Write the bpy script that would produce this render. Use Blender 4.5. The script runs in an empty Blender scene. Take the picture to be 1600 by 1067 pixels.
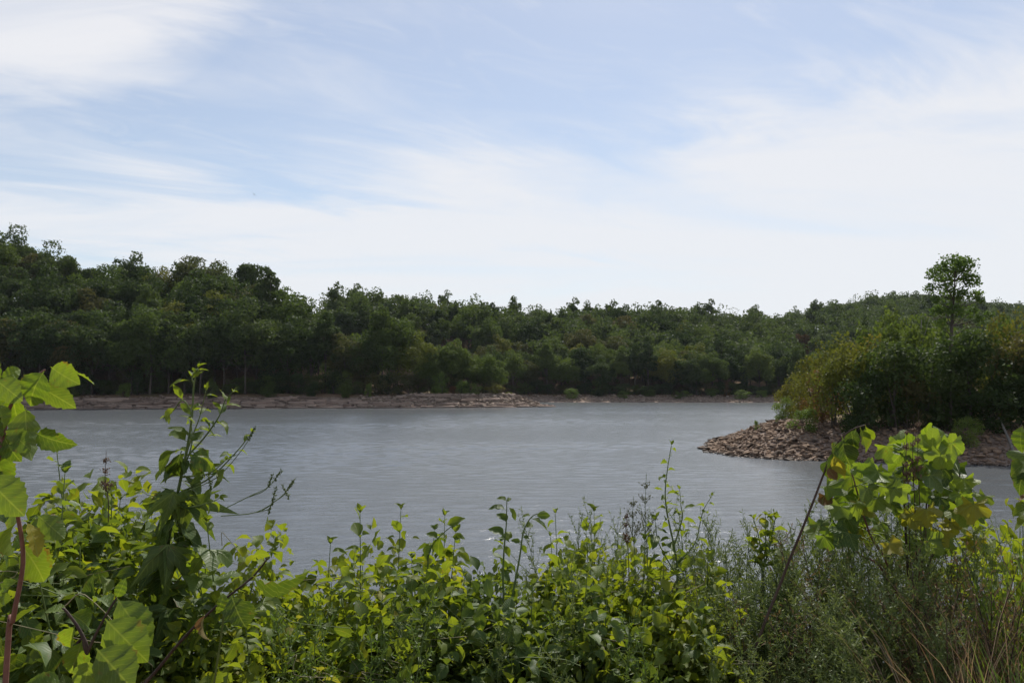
import bpy, math, random
import numpy as np
from mathutils import Vector, Matrix

# ---------------------------------------------------------------- camera, sky, sun, exposure
scene = bpy.context.scene
COL = scene.collection
F = 1333.0                       # focal length in pixels of the 1600 x 1067 photograph
EYE = Vector((0.0, 0.0, 5.0))
PITCH = math.atan(69.5 / F)
cam = bpy.data.cameras.new('camera')
cam.lens = F * 36 / 1600
cam.sensor_width = 36
cam.clip_start = 0.05
cam.clip_end = 8000
camo = bpy.data.objects.new('camera', cam)
COL.objects.link(camo)
camo.location = EYE
camo.rotation_euler = (math.pi / 2 + PITCH, 0, 0)
scene.camera = camo

SUN_EL, SUN_AZ = math.radians(50), math.radians(14)      # azimuth to the right of the view direction
sun_dir = Vector((math.sin(SUN_AZ) * math.cos(SUN_EL), math.cos(SUN_AZ) * math.cos(SUN_EL), math.sin(SUN_EL)))
sun = bpy.data.lights.new('sun', 'SUN')
sun.energy = 4.6
sun.angle = math.radians(0.6)
sun.color = (1.0, 0.955, 0.88)
suno = bpy.data.objects.new('sun', sun)
COL.objects.link(suno)
suno.rotation_euler = sun_dir.to_track_quat('Z', 'Y').to_euler()
suno.location = (20, -20, 60)

scene.view_settings.view_transform = 'Standard'
scene.view_settings.look = 'None'
scene.view_settings.exposure = 0.0
scene.view_settings.gamma = 1.0
scene.view_settings.use_curve_mapping = False
scene.render.engine = 'CYCLES'
scene.cycles.use_denoising = True
scene.cycles.denoiser = 'OPENIMAGEDENOISE'
scene.cycles.denoising_input_passes = 'RGB_ALBEDO_NORMAL'
scene.cycles.denoising_prefilter = 'ACCURATE'
scene.cycles.max_bounces = 5
scene.cycles.diffuse_bounces = 3
scene.cycles.transmission_bounces = 4
scene.cycles.transparent_max_bounces = 4
scene.cycles.volume_bounces = 0
scene.cycles.sample_clamp_indirect = 3.0
scene.cycles.sample_clamp_direct = 6.0

class NT:
    """tiny helper for node trees"""
    def __init__(s, tree):
        s.t = tree
    def n(s, kind, **kw):
        nd = s.t.nodes.new(kind)
        for k, v in kw.items():
            setattr(nd, k, v)
        return nd
    def put(s, sock, v):
        if isinstance(v, bpy.types.NodeSocket):
            s.t.links.new(v, sock)
        elif v is not None:
            sock.default_value = v
    def m(s, op, a, b=None, c=None, clamp=False):
        nd = s.n('ShaderNodeMath', operation=op, use_clamp=clamp)
        for i, v in enumerate((a, b, c)):
            if v is not None:
                s.put(nd.inputs[i], v)
        return nd.outputs[0]
    def mix(s, fac, a, b):
        nd = s.n('ShaderNodeMix', data_type='RGBA')
        s.put(nd.inputs[0], fac); s.put(nd.inputs[6], a); s.put(nd.inputs[7], b)
        return nd.outputs[2]
    def rng(s, v, a, b, c, d, smooth=False):
        nd = s.n('ShaderNodeMapRange', interpolation_type='SMOOTHSTEP' if smooth else 'LINEAR')
        for i, q in enumerate((v, a, b, c, d)):
            s.put(nd.inputs[i], q)
        return nd.outputs[0]
    def noise(s, vec, scale, detail=4, rough=0.55, dist=0.0):
        nd = s.n('ShaderNodeTexNoise')
        if vec is not None:
            s.put(nd.inputs['Vector'], vec)
        nd.inputs['Scale'].default_value = scale
        nd.inputs['Detail'].default_value = detail
        nd.inputs['Roughness'].default_value = rough
        nd.inputs['Distortion'].default_value = dist
        return nd.outputs[0]
    def xyz(s, x, y, z):
        nd = s.n('ShaderNodeCombineXYZ')
        s.put(nd.inputs[0], x); s.put(nd.inputs[1], y); s.put(nd.inputs[2], z)
        return nd.outputs[0]

world = bpy.data.worlds.new('World')
scene.world = world
world.use_nodes = True
wt = world.node_tree
for nd in list(wt.nodes):
    wt.nodes.remove(nd)
w = NT(wt)
sky = w.n('ShaderNodeTexSky', sky_type='NISHITA', sun_disc=False)
sky.sun_elevation = SUN_EL
sky.sun_rotation = SUN_AZ
sky.air_density = 1.0
sky.dust_density = 0.45
sky.ozone_density = 1.3
bg_sky = w.n('ShaderNodeBackground')
w.put(bg_sky.inputs[0], sky.outputs[0])
bg_sky.inputs[1].default_value = 0.112
# thin high cloud: a veil low over the horizon, torn streaks and a few thicker banks higher up
tc = w.n('ShaderNodeTexCoord')
sep = w.n('ShaderNodeSeparateXYZ')
w.put(sep.inputs[0], tc.outputs['Generated'])
X, Y, Z = sep.outputs
az = w.m('ARCTAN2', X, Y)
el = w.m('ARCSINE', Z)
zc = w.m('ADD', w.m('MAXIMUM', Z, 0.0), 0.16)
u = w.m('DIVIDE', X, zc)
v = w.m('DIVIDE', Y, zc)
ca, sa = math.cos(0.5), math.sin(0.5)
u2 = w.m('ADD', w.m('MULTIPLY', u, ca), w.m('MULTIPLY', v, sa))
v2 = w.m('SUBTRACT', w.m('MULTIPLY', v, ca), w.m('MULTIPLY', u, sa))
big = w.noise(w.xyz(u, v, 3.1), 0.85, 3, 0.5, 0.4)
fine = w.noise(w.xyz(w.m('MULTIPLY', u2, 0.55), w.m('MULTIPLY', v2, 1.5), 0.7), 2.1, 8, 0.6, 0.7)
wisp = w.noise(w.xyz(w.m('MULTIPLY', u2, 0.8), w.m('MULTIPLY', v2, 1.7), 4.4), 4.2, 9, 0.64, 1.1)
edge = w.m('ADD', w.m('MULTIPLY', w.m('SINE', az), 0.21), 0.285)
pert = w.m('ADD', w.m('MULTIPLY', w.m('SUBTRACT', big, 0.5), 0.30), w.m('MULTIPLY', w.m('SUBTRACT', fine, 0.5), 0.42))
dist = w.m('ADD', w.m('SUBTRACT', edge, el), pert)
veil = w.rng(dist, -0.06, 0.10, 0.0, 0.93, True)
# cloud bank towards the upper left
da = w.m('DIVIDE', w.m('ADD', az, 0.56), 0.27)
de = w.m('DIVIDE', w.m('SUBTRACT', el, 0.44), 0.16)
r2 = w.m('ADD', w.m('MULTIPLY', da, da), w.m('MULTIPLY', de, de))
bank = w.rng(w.m('ADD', w.m('SUBTRACT', 1.0, r2), w.m('ADD', w.m('MULTIPLY', w.m('SUBTRACT', fine, 0.5), 1.5), w.m('MULTIPLY', w.m('SUBTRACT', big, 0.5), 1.0))), -0.1, 0.55, 0.0, 0.97, True)
scat = w.rng(w.m('ADD', w.m('MULTIPLY', big, 0.55), w.m('MULTIPLY', fine, 0.55)), 0.52, 0.78, 0.0, 0.75, True)
wis = w.rng(wisp, 0.46, 0.80, 0.0, 0.36, True)
cov = w.m('MAXIMUM', w.m('MAXIMUM', veil, bank), w.m('MAXIMUM', scat, wis))
# fainter patches inside the veil
thin = w.rng(w.noise(w.xyz(w.m('MULTIPLY', u, 0.35), v, 9.0), 1.6, 6, 0.6, 0.6), 0.48, 0.72, 0.0, 0.42, True)
cov = w.m('MULTIPLY', cov, w.m('SUBTRACT', 1.0, thin), clamp=True)
cov = w.m('ADD', w.m('MULTIPLY', cov, 0.74), 0.27)
bg_cl = w.n('ShaderNodeBackground')
ccol = w.mix(w.rng(el, 0.0, 0.45, 0.0, 1.0), (0.855, 0.885, 0.925, 1), (0.87, 0.875, 0.915, 1))
w.put(bg_cl.inputs[0], ccol)
bg_cl.inputs[1].default_value = 0.98
mixs = w.n('ShaderNodeMixShader')
w.put(mixs.inputs[0], cov)
w.put(mixs.inputs[1], bg_sky.outputs[0])
w.put(mixs.inputs[2], bg_cl.outputs[0])
wo = w.n('ShaderNodeOutputWorld')
w.put(wo.inputs[0], mixs.outputs[0])

# ---------------------------------------------------------------- helpers
R = np.random.default_rng(11)
random.seed(5)
CP, SP = math.cos(PITCH), math.sin(PITCH)

def P(px, py, d):
    """point on the line of sight of photo pixel (px, py), d metres ahead"""
    a, b = (px - 800) / F, (533.5 - py) / F
    wy, wz = CP - b * SP, SP + b * CP
    k = d / wy
    return Vector((a * k, d, EYE.z + wz * k))

def tag(o, label=None, cat=None, group=None, kind=None):
    if label: o['label'] = label
    if cat: o['category'] = cat
    if group: o['group'] = group
    if kind: o['kind'] = kind
    return o

def empty(name, loc, label=None, cat=None, group=None):
    o = bpy.data.objects.new(name, None)
    COL.objects.link(o)
    o.location = loc
    o.empty_display_size = 0.2
    return tag(o, label, cat, group)

def link(name, me, parent=None, loc=None, rot=None, sc=None):
    o = bpy.data.objects.new(name, me)
    COL.objects.link(o)
    if parent is not None: o.parent = parent
    if loc is not None: o.location = loc
    if rot is not None: o.rotation_euler = rot
    if sc is not None: o.scale = sc if hasattr(sc, '__len__') else (sc, sc, sc)
    return o

def mesh_np(name, verts, faces, mat=None, smooth=False, attrs=None):
    """verts (n,3), faces (m,k) or list of such arrays with different k"""
    me = bpy.data.meshes.new(name)
    verts = np.asarray(verts, dtype=np.float32).reshape(-1, 3)
    fl = faces if isinstance(faces, list) else [faces]
    fl = [np.asarray(f, dtype=np.int32) for f in fl if len(f)]
    me.vertices.add(len(verts))
    me.vertices.foreach_set('co', verts.ravel())
    idx = np.concatenate([f.ravel() for f in fl])
    tot = np.concatenate([np.full(len(f), f.shape[1], dtype=np.int32) for f in fl])
    start = np.concatenate([[0], np.cumsum(tot)[:-1]]).astype(np.int32)
    me.loops.add(len(idx))
    me.loops.foreach_set('vertex_index', idx)
    me.polygons.add(len(tot))
    me.polygons.foreach_set('loop_start', start)
    me.polygons.foreach_set('loop_total', tot)
    me.update(calc_edges=True)
    if smooth:
        me.polygons.foreach_set('use_smooth', np.ones(len(tot), dtype=bool))
    for an, (dom, typ, data) in (attrs or {}).items():
        at = me.attributes.new(an, typ, dom)
        at.data.foreach_set('value' if typ == 'FLOAT' else 'vector', np.asarray(data, dtype=np.float32).ravel())
    if mat is not None:
        me.materials.append(mat)
    me.validate()
    return me

class Geo:
    """collects vertices and faces of one mesh"""
    def __init__(s):
        s.v, s.q, s.t, s.n = [], [], [], 0
        s.tint = []
    def add(s, v, q=None, t=None):
        v = np.asarray(v, dtype=np.float32).reshape(-1, 3)
        s.v.append(v)
        if q is not None and len(q): s.q.append(np.asarray(q, dtype=np.int32) + s.n)
        if t is not None and len(t): s.t.append(np.asarray(t, dtype=np.int32) + s.n)
        s.n += len(v)
    def tube(s, pts, radii, sides=6):
        pts = np.asarray([tuple(p) for p in pts], dtype=float)
        n = len(pts)
        tan = np.gradient(pts, axis=0)
        tan /= np.linalg.norm(tan, axis=1)[:, None] + 1e-9
        ref = np.array([0.31, 0.87, 0.38]) if abs(tan[0][2]) > 0.8 else np.array([0.1, 0.15, 0.98])
        vs = []
        for i in range(n):
            a = np.cross(tan[i], ref); a /= np.linalg.norm(a) + 1e-9
            b = np.cross(tan[i], a)
            th = np.arange(sides) * 2 * math.pi / sides
            vs.append(pts[i] + radii[i] * (np.cos(th)[:, None] * a + np.sin(th)[:, None] * b))
        q = []
        for i in range(n - 1):
            for k in range(sides):
                k2 = (k + 1) % sides
                q.append((i * sides + k, i * sides + k2, (i + 1) * sides + k2, (i + 1) * sides + k))
        vs = np.concatenate(vs + [pts[-1:] + tan[-1] * radii[-1]])
        t = [((n - 1) * sides + k, (n - 1) * sides + (k + 1) % sides, n * sides) for k in range(sides)]
        s.add(vs, q, t)
    def mesh(s, name, mat, smooth=False, attrs=None):
        f = []
        if s.q: f.append(np.concatenate(s.q))
        if s.t: f.append(np.concatenate(s.t))
        return mesh_np(name, np.concatenate(s.v), f, mat, smooth, attrs)

def bez(a, c, b, n):
    t = np.linspace(0, 1, n)[:, None]
    a, c, b = (np.array(tuple(p), dtype=float) for p in (a, c, b))
    return (1 - t) ** 2 * a + 2 * t * (1 - t) * c + t * t * b

# ---------------------------------------------------------------- materials
def new_mat(name):
    m = bpy.data.materials.new(name)
    m.use_nodes = True
    for nd in list(m.node_tree.nodes):
        m.node_tree.nodes.remove(nd)
    return m, NT(m.node_tree)

def finish(t, shader):
    o = t.n('ShaderNodeOutputMaterial')
    t.put(o.inputs[0], shader)

def foliage_mat(name, cols, trans=0.32, tmul=(1.7, 1.75, 0.8), rough=0.65, spec=0.14, jitter=0.5, veins=False):
    """leaf material: cols is a list of colours, picked along per-object random and the per-leaf tint"""
    m, t = new_mat(name)
    oi = t.n('ShaderNodeObjectInfo')
    at = t.n('ShaderNodeAttribute', attribute_name='tint')
    fac = t.m('ADD', t.m('MULTIPLY', oi.outputs['Random'], 1 - jitter), t.m('MULTIPLY', at.outputs['Fac'], jitter), clamp=True)
    ramp = t.n('ShaderNodeValToRGB')
    els = ramp.color_ramp.elements
    while len(els) < len(cols): els.new(0.5)
    for i, c in enumerate(cols):
        els[i].position = i / (len(cols) - 1)
        els[i].color = (*c, 1)
    t.put(ramp.inputs[0], fac)
    col = ramp.outputs[0]
    if veins:
        uv = t.n('ShaderNodeAttribute', attribute_name='leafuv')
        s = t.n('ShaderNodeSeparateXYZ'); t.put(s.inputs[0], uv.outputs['Vector'])
        au = t.m('ABSOLUTE', s.outputs[0])
        mid = t.rng(au, 0.015, 0.06, 1.0, 0.0)
        ph = t.m('FRACT', t.m('SUBTRACT', t.m('MULTIPLY', s.outputs[1], 9.0), t.m('MULTIPLY', au, 3.2)))
        side = t.rng(t.m('ABSOLUTE', t.m('SUBTRACT', ph, 0.5)), 0.0, 0.13, 0.6, 0.0)
        vn = t.m('MAXIMUM', mid, side)
        blot = t.noise(uv.outputs['Vector'], 3.0, 5, 0.6)
        col = t.mix(t.rng(blot, 0.3, 0.75, 0.0, 0.35), col, (0.16, 0.19, 0.035, 1))
        wv = t.n('ShaderNodeVectorMath', operation='ADD')
        t.put(wv.inputs[0], uv.outputs['Vector'])
        ro = t.m('MULTIPLY', oi.outputs['Random'], 37.0)
        t.put(wv.inputs[1], t.xyz(ro, ro, at.outputs['Fac']))
        wear = t.noise(wv.outputs[0], 2.6, 4, 0.6)
        rim = t.m('MULTIPLY', t.rng(au, 0.55, 1.0, 0.0, 0.16), oi.outputs['Random'])
        wf = t.rng(t.m('ADD', wear, rim), 0.63, 0.72, 0.0, 0.85)
        col = t.mix(wf, col, (0.15, 0.085, 0.03, 1))
        geo0 = t.n('ShaderNodeNewGeometry')
        col = t.mix(t.m('MULTIPLY', geo0.outputs['Backfacing'], 0.3), col, (0.14, 0.19, 0.075, 1))
        col = t.mix(t.m('MULTIPLY', vn, 0.5), col, (0.24, 0.30, 0.10, 1))
    pr = t.n('ShaderNodeBsdfPrincipled')
    t.put(pr.inputs['Base Color'], col)
    pr.inputs['Roughness'].default_value = rough
    pr.inputs['Specular IOR Level'].default_value = spec
    tr = t.n('ShaderNodeBsdfTranslucent')
    mul = t.n('ShaderNodeMix', data_type='RGBA', blend_type='MULTIPLY')
    mul.inputs[0].default_value = 1.0
    t.put(mul.inputs[6], col)
    mul.inputs[7].default_value = (*tmul, 1)
    t.put(tr.inputs[0], mul.outputs[2])
    if veins:
        bmp = t.n('ShaderNodeBump')
        bmp.inputs['Strength'].default_value = 0.35
        bmp.inputs['Distance'].default_value = 0.004
        t.put(bmp.inputs['Height'], t.m('SUBTRACT', 1.0, vn))
        t.put(pr.inputs['Normal'], bmp.outputs[0])
    mx = t.n('ShaderNodeMixShader')
    mx.inputs[0].default_value = trans
    t.put(mx.inputs[1], pr.outputs[0]); t.put(mx.inputs[2], tr.outputs[0])
    finish(t, mx.outputs[0])
    return m

def rough_mat(name, c1, c2, scale=4.0, rough=0.85, bump=0.3, bdist=0.02, detail=6, rand=0.35, c3=None, wet=False):
    m, t = new_mat(name)
    tcn = t.n('ShaderNodeTexCoord')
    oi = t.n('ShaderNodeObjectInfo')
    vec = t.n('ShaderNodeVectorMath', operation='ADD')
    t.put(vec.inputs[0], tcn.outputs['Object'])
    off = t.m('MULTIPLY', oi.outputs['Random'], 40.0)
    t.put(vec.inputs[1], t.xyz(off, off, off))
    nz = t.noise(vec.outputs[0], scale, detail, 0.62)
    f = t.m('ADD', t.rng(nz, 0.3, 0.72, 0.0, 1.0), t.m('MULTIPLY', t.m('SUBTRACT', oi.outputs['Random'], 0.5), rand), clamp=True)
    at = t.n('ShaderNodeAttribute', attribute_name='tint')
    f = t.m('ADD', f, t.m('MULTIPLY', at.outputs['Fac'], 0.5), clamp=True)
    col = t.mix(f, (*c1, 1), (*c2, 1))
    if wet:
        gp = t.n('ShaderNodeNewGeometry'); sp_ = t.n('ShaderNodeSeparateXYZ'); t.put(sp_.inputs[0], gp.outputs['Position'])
    if c3 is not None:
        col = t.mix(t.rng(t.noise(vec.outputs[0], scale * 0.23, 3, 0.5), 0.5, 0.7, 0.0, 0.8), col, (*c3, 1))
    pr = t.n('ShaderNodeBsdfPrincipled')
    pr.inputs['Roughness'].default_value = rough
    if wet:          # stones soaked by the lapping water
        wf = t.rng(t.m('ADD', sp_.outputs[2], t.m('MULTIPLY', nz, 0.12)), 0.12, 0.26, 1.0, 0.0)
        col = t.mix(t.m('MULTIPLY', wf, 0.72), col, (0.035, 0.028, 0.022, 1))
        t.put(pr.inputs['Roughness'], t.rng(wf, 0, 1, rough, 0.6))
    t.put(pr.inputs['Base Color'], col)
    pr.inputs['Specular IOR Level'].default_value = 0.25
    bp = t.n('ShaderNodeBump')
    bp.inputs['Strength'].default_value = bump
    bp.inputs['Distance'].default_value = bdist
    t.put(bp.inputs['Height'], nz)
    t.put(pr.inputs['Normal'], bp.outputs[0])
    finish(t, pr.outputs[0])
    return m

M = {}
M['bark'] = rough_mat('bark', (0.045, 0.036, 0.028), (0.12, 0.10, 0.08), 6, 0.9, 0.5)
M['bark_pale'] = rough_mat('bark_pale', (0.10, 0.09, 0.075), (0.24, 0.22, 0.19), 5, 0.9, 0.4)
M['stem_green'] = rough_mat('stem_green', (0.07, 0.11, 0.03), (0.14, 0.18, 0.06), 30, 0.6, 0.1, 0.001)
M['stem_red'] = rough_mat('stem_red', (0.10, 0.045, 0.035), (0.20, 0.10, 0.075), 40, 0.55, 0.2, 0.001)
M['stem_dark'] = rough_mat('stem_dark', (0.035, 0.022, 0.018), (0.09, 0.06, 0.045), 40, 0.65, 0.2, 0.001)
M['ledge'] = rough_mat('ledge_rock', (0.115, 0.08, 0.062), (0.36, 0.275, 0.22), 1.6, 0.92, 0.8, 0.08, 8, 0.8, (0.22, 0.155, 0.12), True)
M['riprap'] = rough_mat('riprap_rock', (0.055, 0.038, 0.027), (0.28, 0.192, 0.13), 3.5, 0.93, 0.7, 0.03, 7, 1.3, (0.17, 0.115, 0.08), True)
M['gravel'] = rough_mat('beach_gravel', (0.22, 0.165, 0.125), (0.50, 0.42, 0.34), 5, 0.95, 0.6, 0.05, 7, 0.8, None, True)
# leaf colours, all measured as surface colours
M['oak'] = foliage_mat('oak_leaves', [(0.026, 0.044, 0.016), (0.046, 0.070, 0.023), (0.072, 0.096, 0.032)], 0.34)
M['ash'] = foliage_mat('ash_leaves', [(0.050, 0.076, 0.023), (0.078, 0.110, 0.030), (0.108, 0.136, 0.038)], 0.36)
M['yellowing'] = foliage_mat('yellowing_leaves', [(0.085, 0.11, 0.024), (0.12, 0.13, 0.028), (0.16, 0.14, 0.032)])
M['olive'] = foliage_mat('olive_leaves', [(0.05, 0.066, 0.024), (0.075, 0.08, 0.03), (0.105, 0.086, 0.034)])
M['rust'] = foliage_mat('rust_leaves', [(0.075, 0.06, 0.026), (0.12, 0.066, 0.03), (0.155, 0.07, 0.034)])
M['cedar'] = foliage_mat('cedar_needles', [(0.022, 0.040, 0.017), (0.035, 0.055, 0.02), (0.05, 0.066, 0.022)], 0.12)
M['shrub'] = foliage_mat('shrub_leaves', [(0.075, 0.12, 0.026), (0.11, 0.16, 0.036), (0.15, 0.19, 0.045)])
M['sumac'] = foliage_mat('sumac_leaves', [(0.085, 0.105, 0.024), (0.125, 0.125, 0.028), (0.19, 0.12, 0.034)])
M['cottonwood'] = foliage_mat('cottonwood_leaves', [(0.05, 0.09, 0.024), (0.075, 0.125, 0.03), (0.11, 0.16, 0.04)])
# ---------------------------------------------------------------- terrain
LAKE = np.array([(-420, 6), (-120, 11), (-40, 13), (0, 15), (14, 16.5), (26, 20), (40, 27), (62, 34), (74, 42), (60, 49), (35, 52),
                 (31, 54), (25, 56), (18.3, 58.2), (16, 61), (14.7, 65.3), (15.6, 69), (18.6, 79), (26, 94), (48, 112), (92, 150),
                 (124, 205), (112, 248), (80, 258), (44, 261), (14, 264), (-10, 268), (-36, 269), (-51, 260),
                 (-47, 248), (-26, 229), (2, 214.5), (10.8, 206), (4, 202), (-7.4, 198), (-29, 194), (-71, 190), (-108, 181), (-160, 172),
                 (-240, 166), (-420, 160)], dtype=float)

def lake_sd(x, y):
    """distance to the waterline: positive on land, negative in the water"""
    x = np.asarray(x, float).ravel(); y = np.asarray(y, float).ravel()
    best = np.full(len(x), 1e18)
    inside = np.zeros(len(x), bool)
    n = len(LAKE)
    for i in range(n):
        x1, y1 = LAKE[i]; x2, y2 = LAKE[(i + 1) % n]
        dx, dy = x2 - x1, y2 - y1
        t = np.clip(((x - x1) * dx + (y - y1) * dy) / (dx * dx + dy * dy), 0, 1)
        best = np.minimum(best, (x - x1 - t * dx) ** 2 + (y - y1 - t * dy) ** 2)
        c = ((y1 > y) != (y2 > y))
        with np.errstate(divide='ignore', invalid='ignore'):
            xi = x1 + (y - y1) * dx / (dy if dy else 1e-9)
        inside ^= c & (x < xi)
    d = np.sqrt(best)
    return np.where(inside, -d, d)

def sstep(v, a, b):
    t = np.clip((v - a) / (b - a), 0, 1)
    return t * t * (3 - 2 * t)

_rn = np.random.default_rng(3)
_NW = [(_rn.uniform(0, 6.28), _rn.uniform(0, 6.28), _rn.normal(size=2)) for _ in range(10)]
def wob(x, y, wl):
    """smooth pseudo-noise, about -1..1"""
    s = 0
    for i, (p, q, k) in enumerate(_NW):
        kk = k / np.linalg.norm(k) * (2 * math.pi / wl) * (0.6 + 0.13 * i)
        s = s + np.sin(x * kk[0] + y * kk[1] + p)
    return s / 4.0

SKY_L = np.array([(-500, 330), (-100, 368), (0, 375), (60, 378), (130, 405), (250, 427), (310, 411), (400, 420), (450, 446), (480, 468), (540, 484), (600, 500), (650, 512), (700, 522), (785, 530), (900, 600)], float)
SKY_B = np.array([(-500, 440), (300, 470), (500, 468), (540, 456), (580, 461), (650, 463), (700, 469), (760, 475), (830, 487), (920, 478), (1000, 489), (1090, 487), (1130, 497), (1190, 490), (1230, 496), (1260, 488), (1300, 480), (1350, 474), (1400, 465), (1460, 468), (1540, 480), (1620, 484), (1800, 498), (2300, 520)], float)
DR = np.array([(-500, 380), (480, 330), (560, 330), (760, 350), (1000, 390), (1200, 430), (1320, 540), (1450, 600), (2300, 620)], float)
SHORE_L = np.array([(-500, 168), (0, 181), (300, 190), (600, 194), (750, 198), (870, 206)], float)

def height(x, y):
    shp = np.shape(x)
    x = np.asarray(x, float).ravel(); y = np.asarray(y, float).ravel()
    s = lake_sd(x, y)
    yy = np.maximum(y, 30.0)
    px = 800 + F * x / yy
    near = (y < 47) & (y < 40 + 0 * x)
    point = (~near) & (x > 10) & (y < 190)
    left = (~near) & (~point) & (x < 16) & (y < np.interp(x, [-500, -120, -86, -51, -26, 11], [300, 292, 278, 254, 229, 209]))
    back = ~(near | point | left)
    z = np.zeros(len(x))
    # banks
    zn = np.minimum(np.maximum(s, 0) * 0.285, 3.42) + 0.04 * wob(x, y, 2.6) * sstep(s, 0.5, 3)
    zp = 2.6 * np.tanh(np.maximum(s - 0.3, 0) * 0.11 + np.maximum(s, 0) ** 2 * 0.011) + 0.10 * wob(x, y, 5) * sstep(s, 1, 5)
    zl = 3.1 * sstep(s, -1.0, 12.0) + 0.12 * wob(x, y, 9) * sstep(s, 1, 6)
    zl = np.where(x > -34, np.maximum(zl, 2.9 * sstep(s, -0.6, 7.0) * sstep(x, -34, -24) * (1 - 0.55 * sstep(x, 0, 10))), zl)
    zb = 2.2 * sstep(s, -2.0, 13.0)
    # hills
    dshore = np.interp(px, SHORE_L[:, 0], SHORE_L[:, 1])
    drl = dshore + 52
    zt = 5 + (603 - np.interp(px, SKY_L[:, 0], SKY_L[:, 1])) * drl / F - 19.0
    zt = zt - np.interp(px, [-500, 40, 150, 270, 420, 480, 600], [2.0, 2.0, 1.0, 0.0, 0.0, 0.0, 0.0])
    hl = np.maximum(zt, 2.0) * sstep(y - dshore, 10, 54) * sstep(s, 9, 26)
    hl *= 1 - 0.35 * sstep(y - drl, 10, 90)
    drb = np.interp(px, DR[:, 0], DR[:, 1])
    ztb = 5 + (603 - np.interp(px, SKY_B[:, 0], SKY_B[:, 1])) * drb / F - 16.6
    hb = np.maximum(ztb, 3.0) * sstep((y - 256) / (drb - 256), 0.02, 1.0) * sstep(s, 8, 40)
    hb *= 1 - 0.4 * sstep(y - drb, 20, 500)
    und = wob(x, y, 90) * 1.6 * sstep(s, 25, 60)
    z = np.where(near, zn, z)
    z = np.where(point, zp, z)
    z = np.where(left, zl + hl + und, z)
    z = np.where(back, zb + hb + und, z)
    wet = -np.minimum(np.abs(s) * 0.35, 4.0)
    z = np.where(s < 0, wet, z)
    return z.reshape(shp)

def hz(x, y):
    return float(height(np.array([x]), np.array([y]))[0])

def axis(parts):
    out = []
    for a, b, st in parts:
        out.append(np.arange(a, b, st))
    return np.concatenate(out)

gx = axis([(-4000, -600, 340), (-600, -180, 14), (-180, -20, 2.0), (-20, 12, 0.8), (12, 50, 0.7), (50, 130, 2.0), (130, 500, 12), (500, 4001, 340)])
gy = axis([(-1500, -40, 140), (-40, -6, 5), (-6, 20, 0.6), (20, 52, 2.0), (52, 84, 0.7), (84, 160, 3), (160, 300, 1.6), (300, 640, 6), (640, 1000, 36), (1000, 5001, 400)])
GX, GY = np.meshgrid(gx, gy)
GZ = height(GX, GY)
nx, ny = len(gx), len(gy)
ii = np.arange(nx * ny).reshape(ny, nx)
tf = np.stack([ii[:-1, :-1].ravel(), ii[:-1, 1:].ravel(), ii[1:, 1:].ravel(), ii[1:, :-1].ravel()], axis=1)

def ground_mat():
    m, t = new_mat('forest_ground')
    g = t.n('ShaderNodeNewGeometry')
    pos = g.outputs['Position']
    a = t.noise(pos, 0.12, 5, 0.6)
    b = t.noise(pos, 2.2, 7, 0.65)
    c = t.noise(pos, 14.0, 4, 0.6)
    col = t.mix(t.rng(b, 0.3, 0.7, 0, 1), (0.10, 0.062, 0.038, 1), (0.24, 0.155, 0.095, 1))
    col = t.mix(t.rng(a, 0.5, 0.66, 0, 0.75), col, (0.075, 0.085, 0.032, 1))
    col = t.mix(t.rng(c, 0.5, 0.75, 0, 0.5), col, (0.30, 0.24, 0.17, 1))
    at = t.n('ShaderNodeAttribute', attribute_name='bare')
    d = t.noise(pos, 0.9, 6, 0.65)
    rock = t.mix(t.rng(d, 0.3, 0.7, 0, 1), (0.13, 0.092, 0.07, 1), (0.33, 0.255, 0.20, 1))
    col = t.mix(t.rng(t.m('ADD', at.outputs['Fac'], t.m('MULTIPLY', t.m('SUBTRACT', b, 0.5), 0.9)), 0.35, 0.65, 0, 1), col, rock)
    pr = t.n('ShaderNodeBsdfPrincipled')
    t.put(pr.inputs['Base Color'], col)
    pr.inputs['Roughness'].default_value = 0.95
    pr.inputs['Specular IOR Level'].default_value = 0.1
    bp = t.n('ShaderNodeBump')
    bp.inputs['Strength'].default_value = 0.6
    bp.inputs['Distance'].default_value = 0.08
    t.put(bp.inputs['Height'], t.m('ADD', b, t.m('MULTIPLY', c, 0.3)))
    t.put(pr.inputs['Normal'], bp.outputs[0])
    finish(t, pr.outputs[0])
    return m

M['ground'] = ground_mat()
terrain = link('terrain', mesh_np('terrain', np.stack([GX.ravel(), GY.ravel(), GZ.ravel()], axis=1), tf, M['ground'], True,
               {'bare': ('POINT', 'FLOAT', (1 - sstep(lake_sd(GX, GY), 5.0, 11.0)) * (GY.ravel() > 30))}))
tag(terrain, 'brown wooded ground and banks around the lake', kind='structure')

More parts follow.
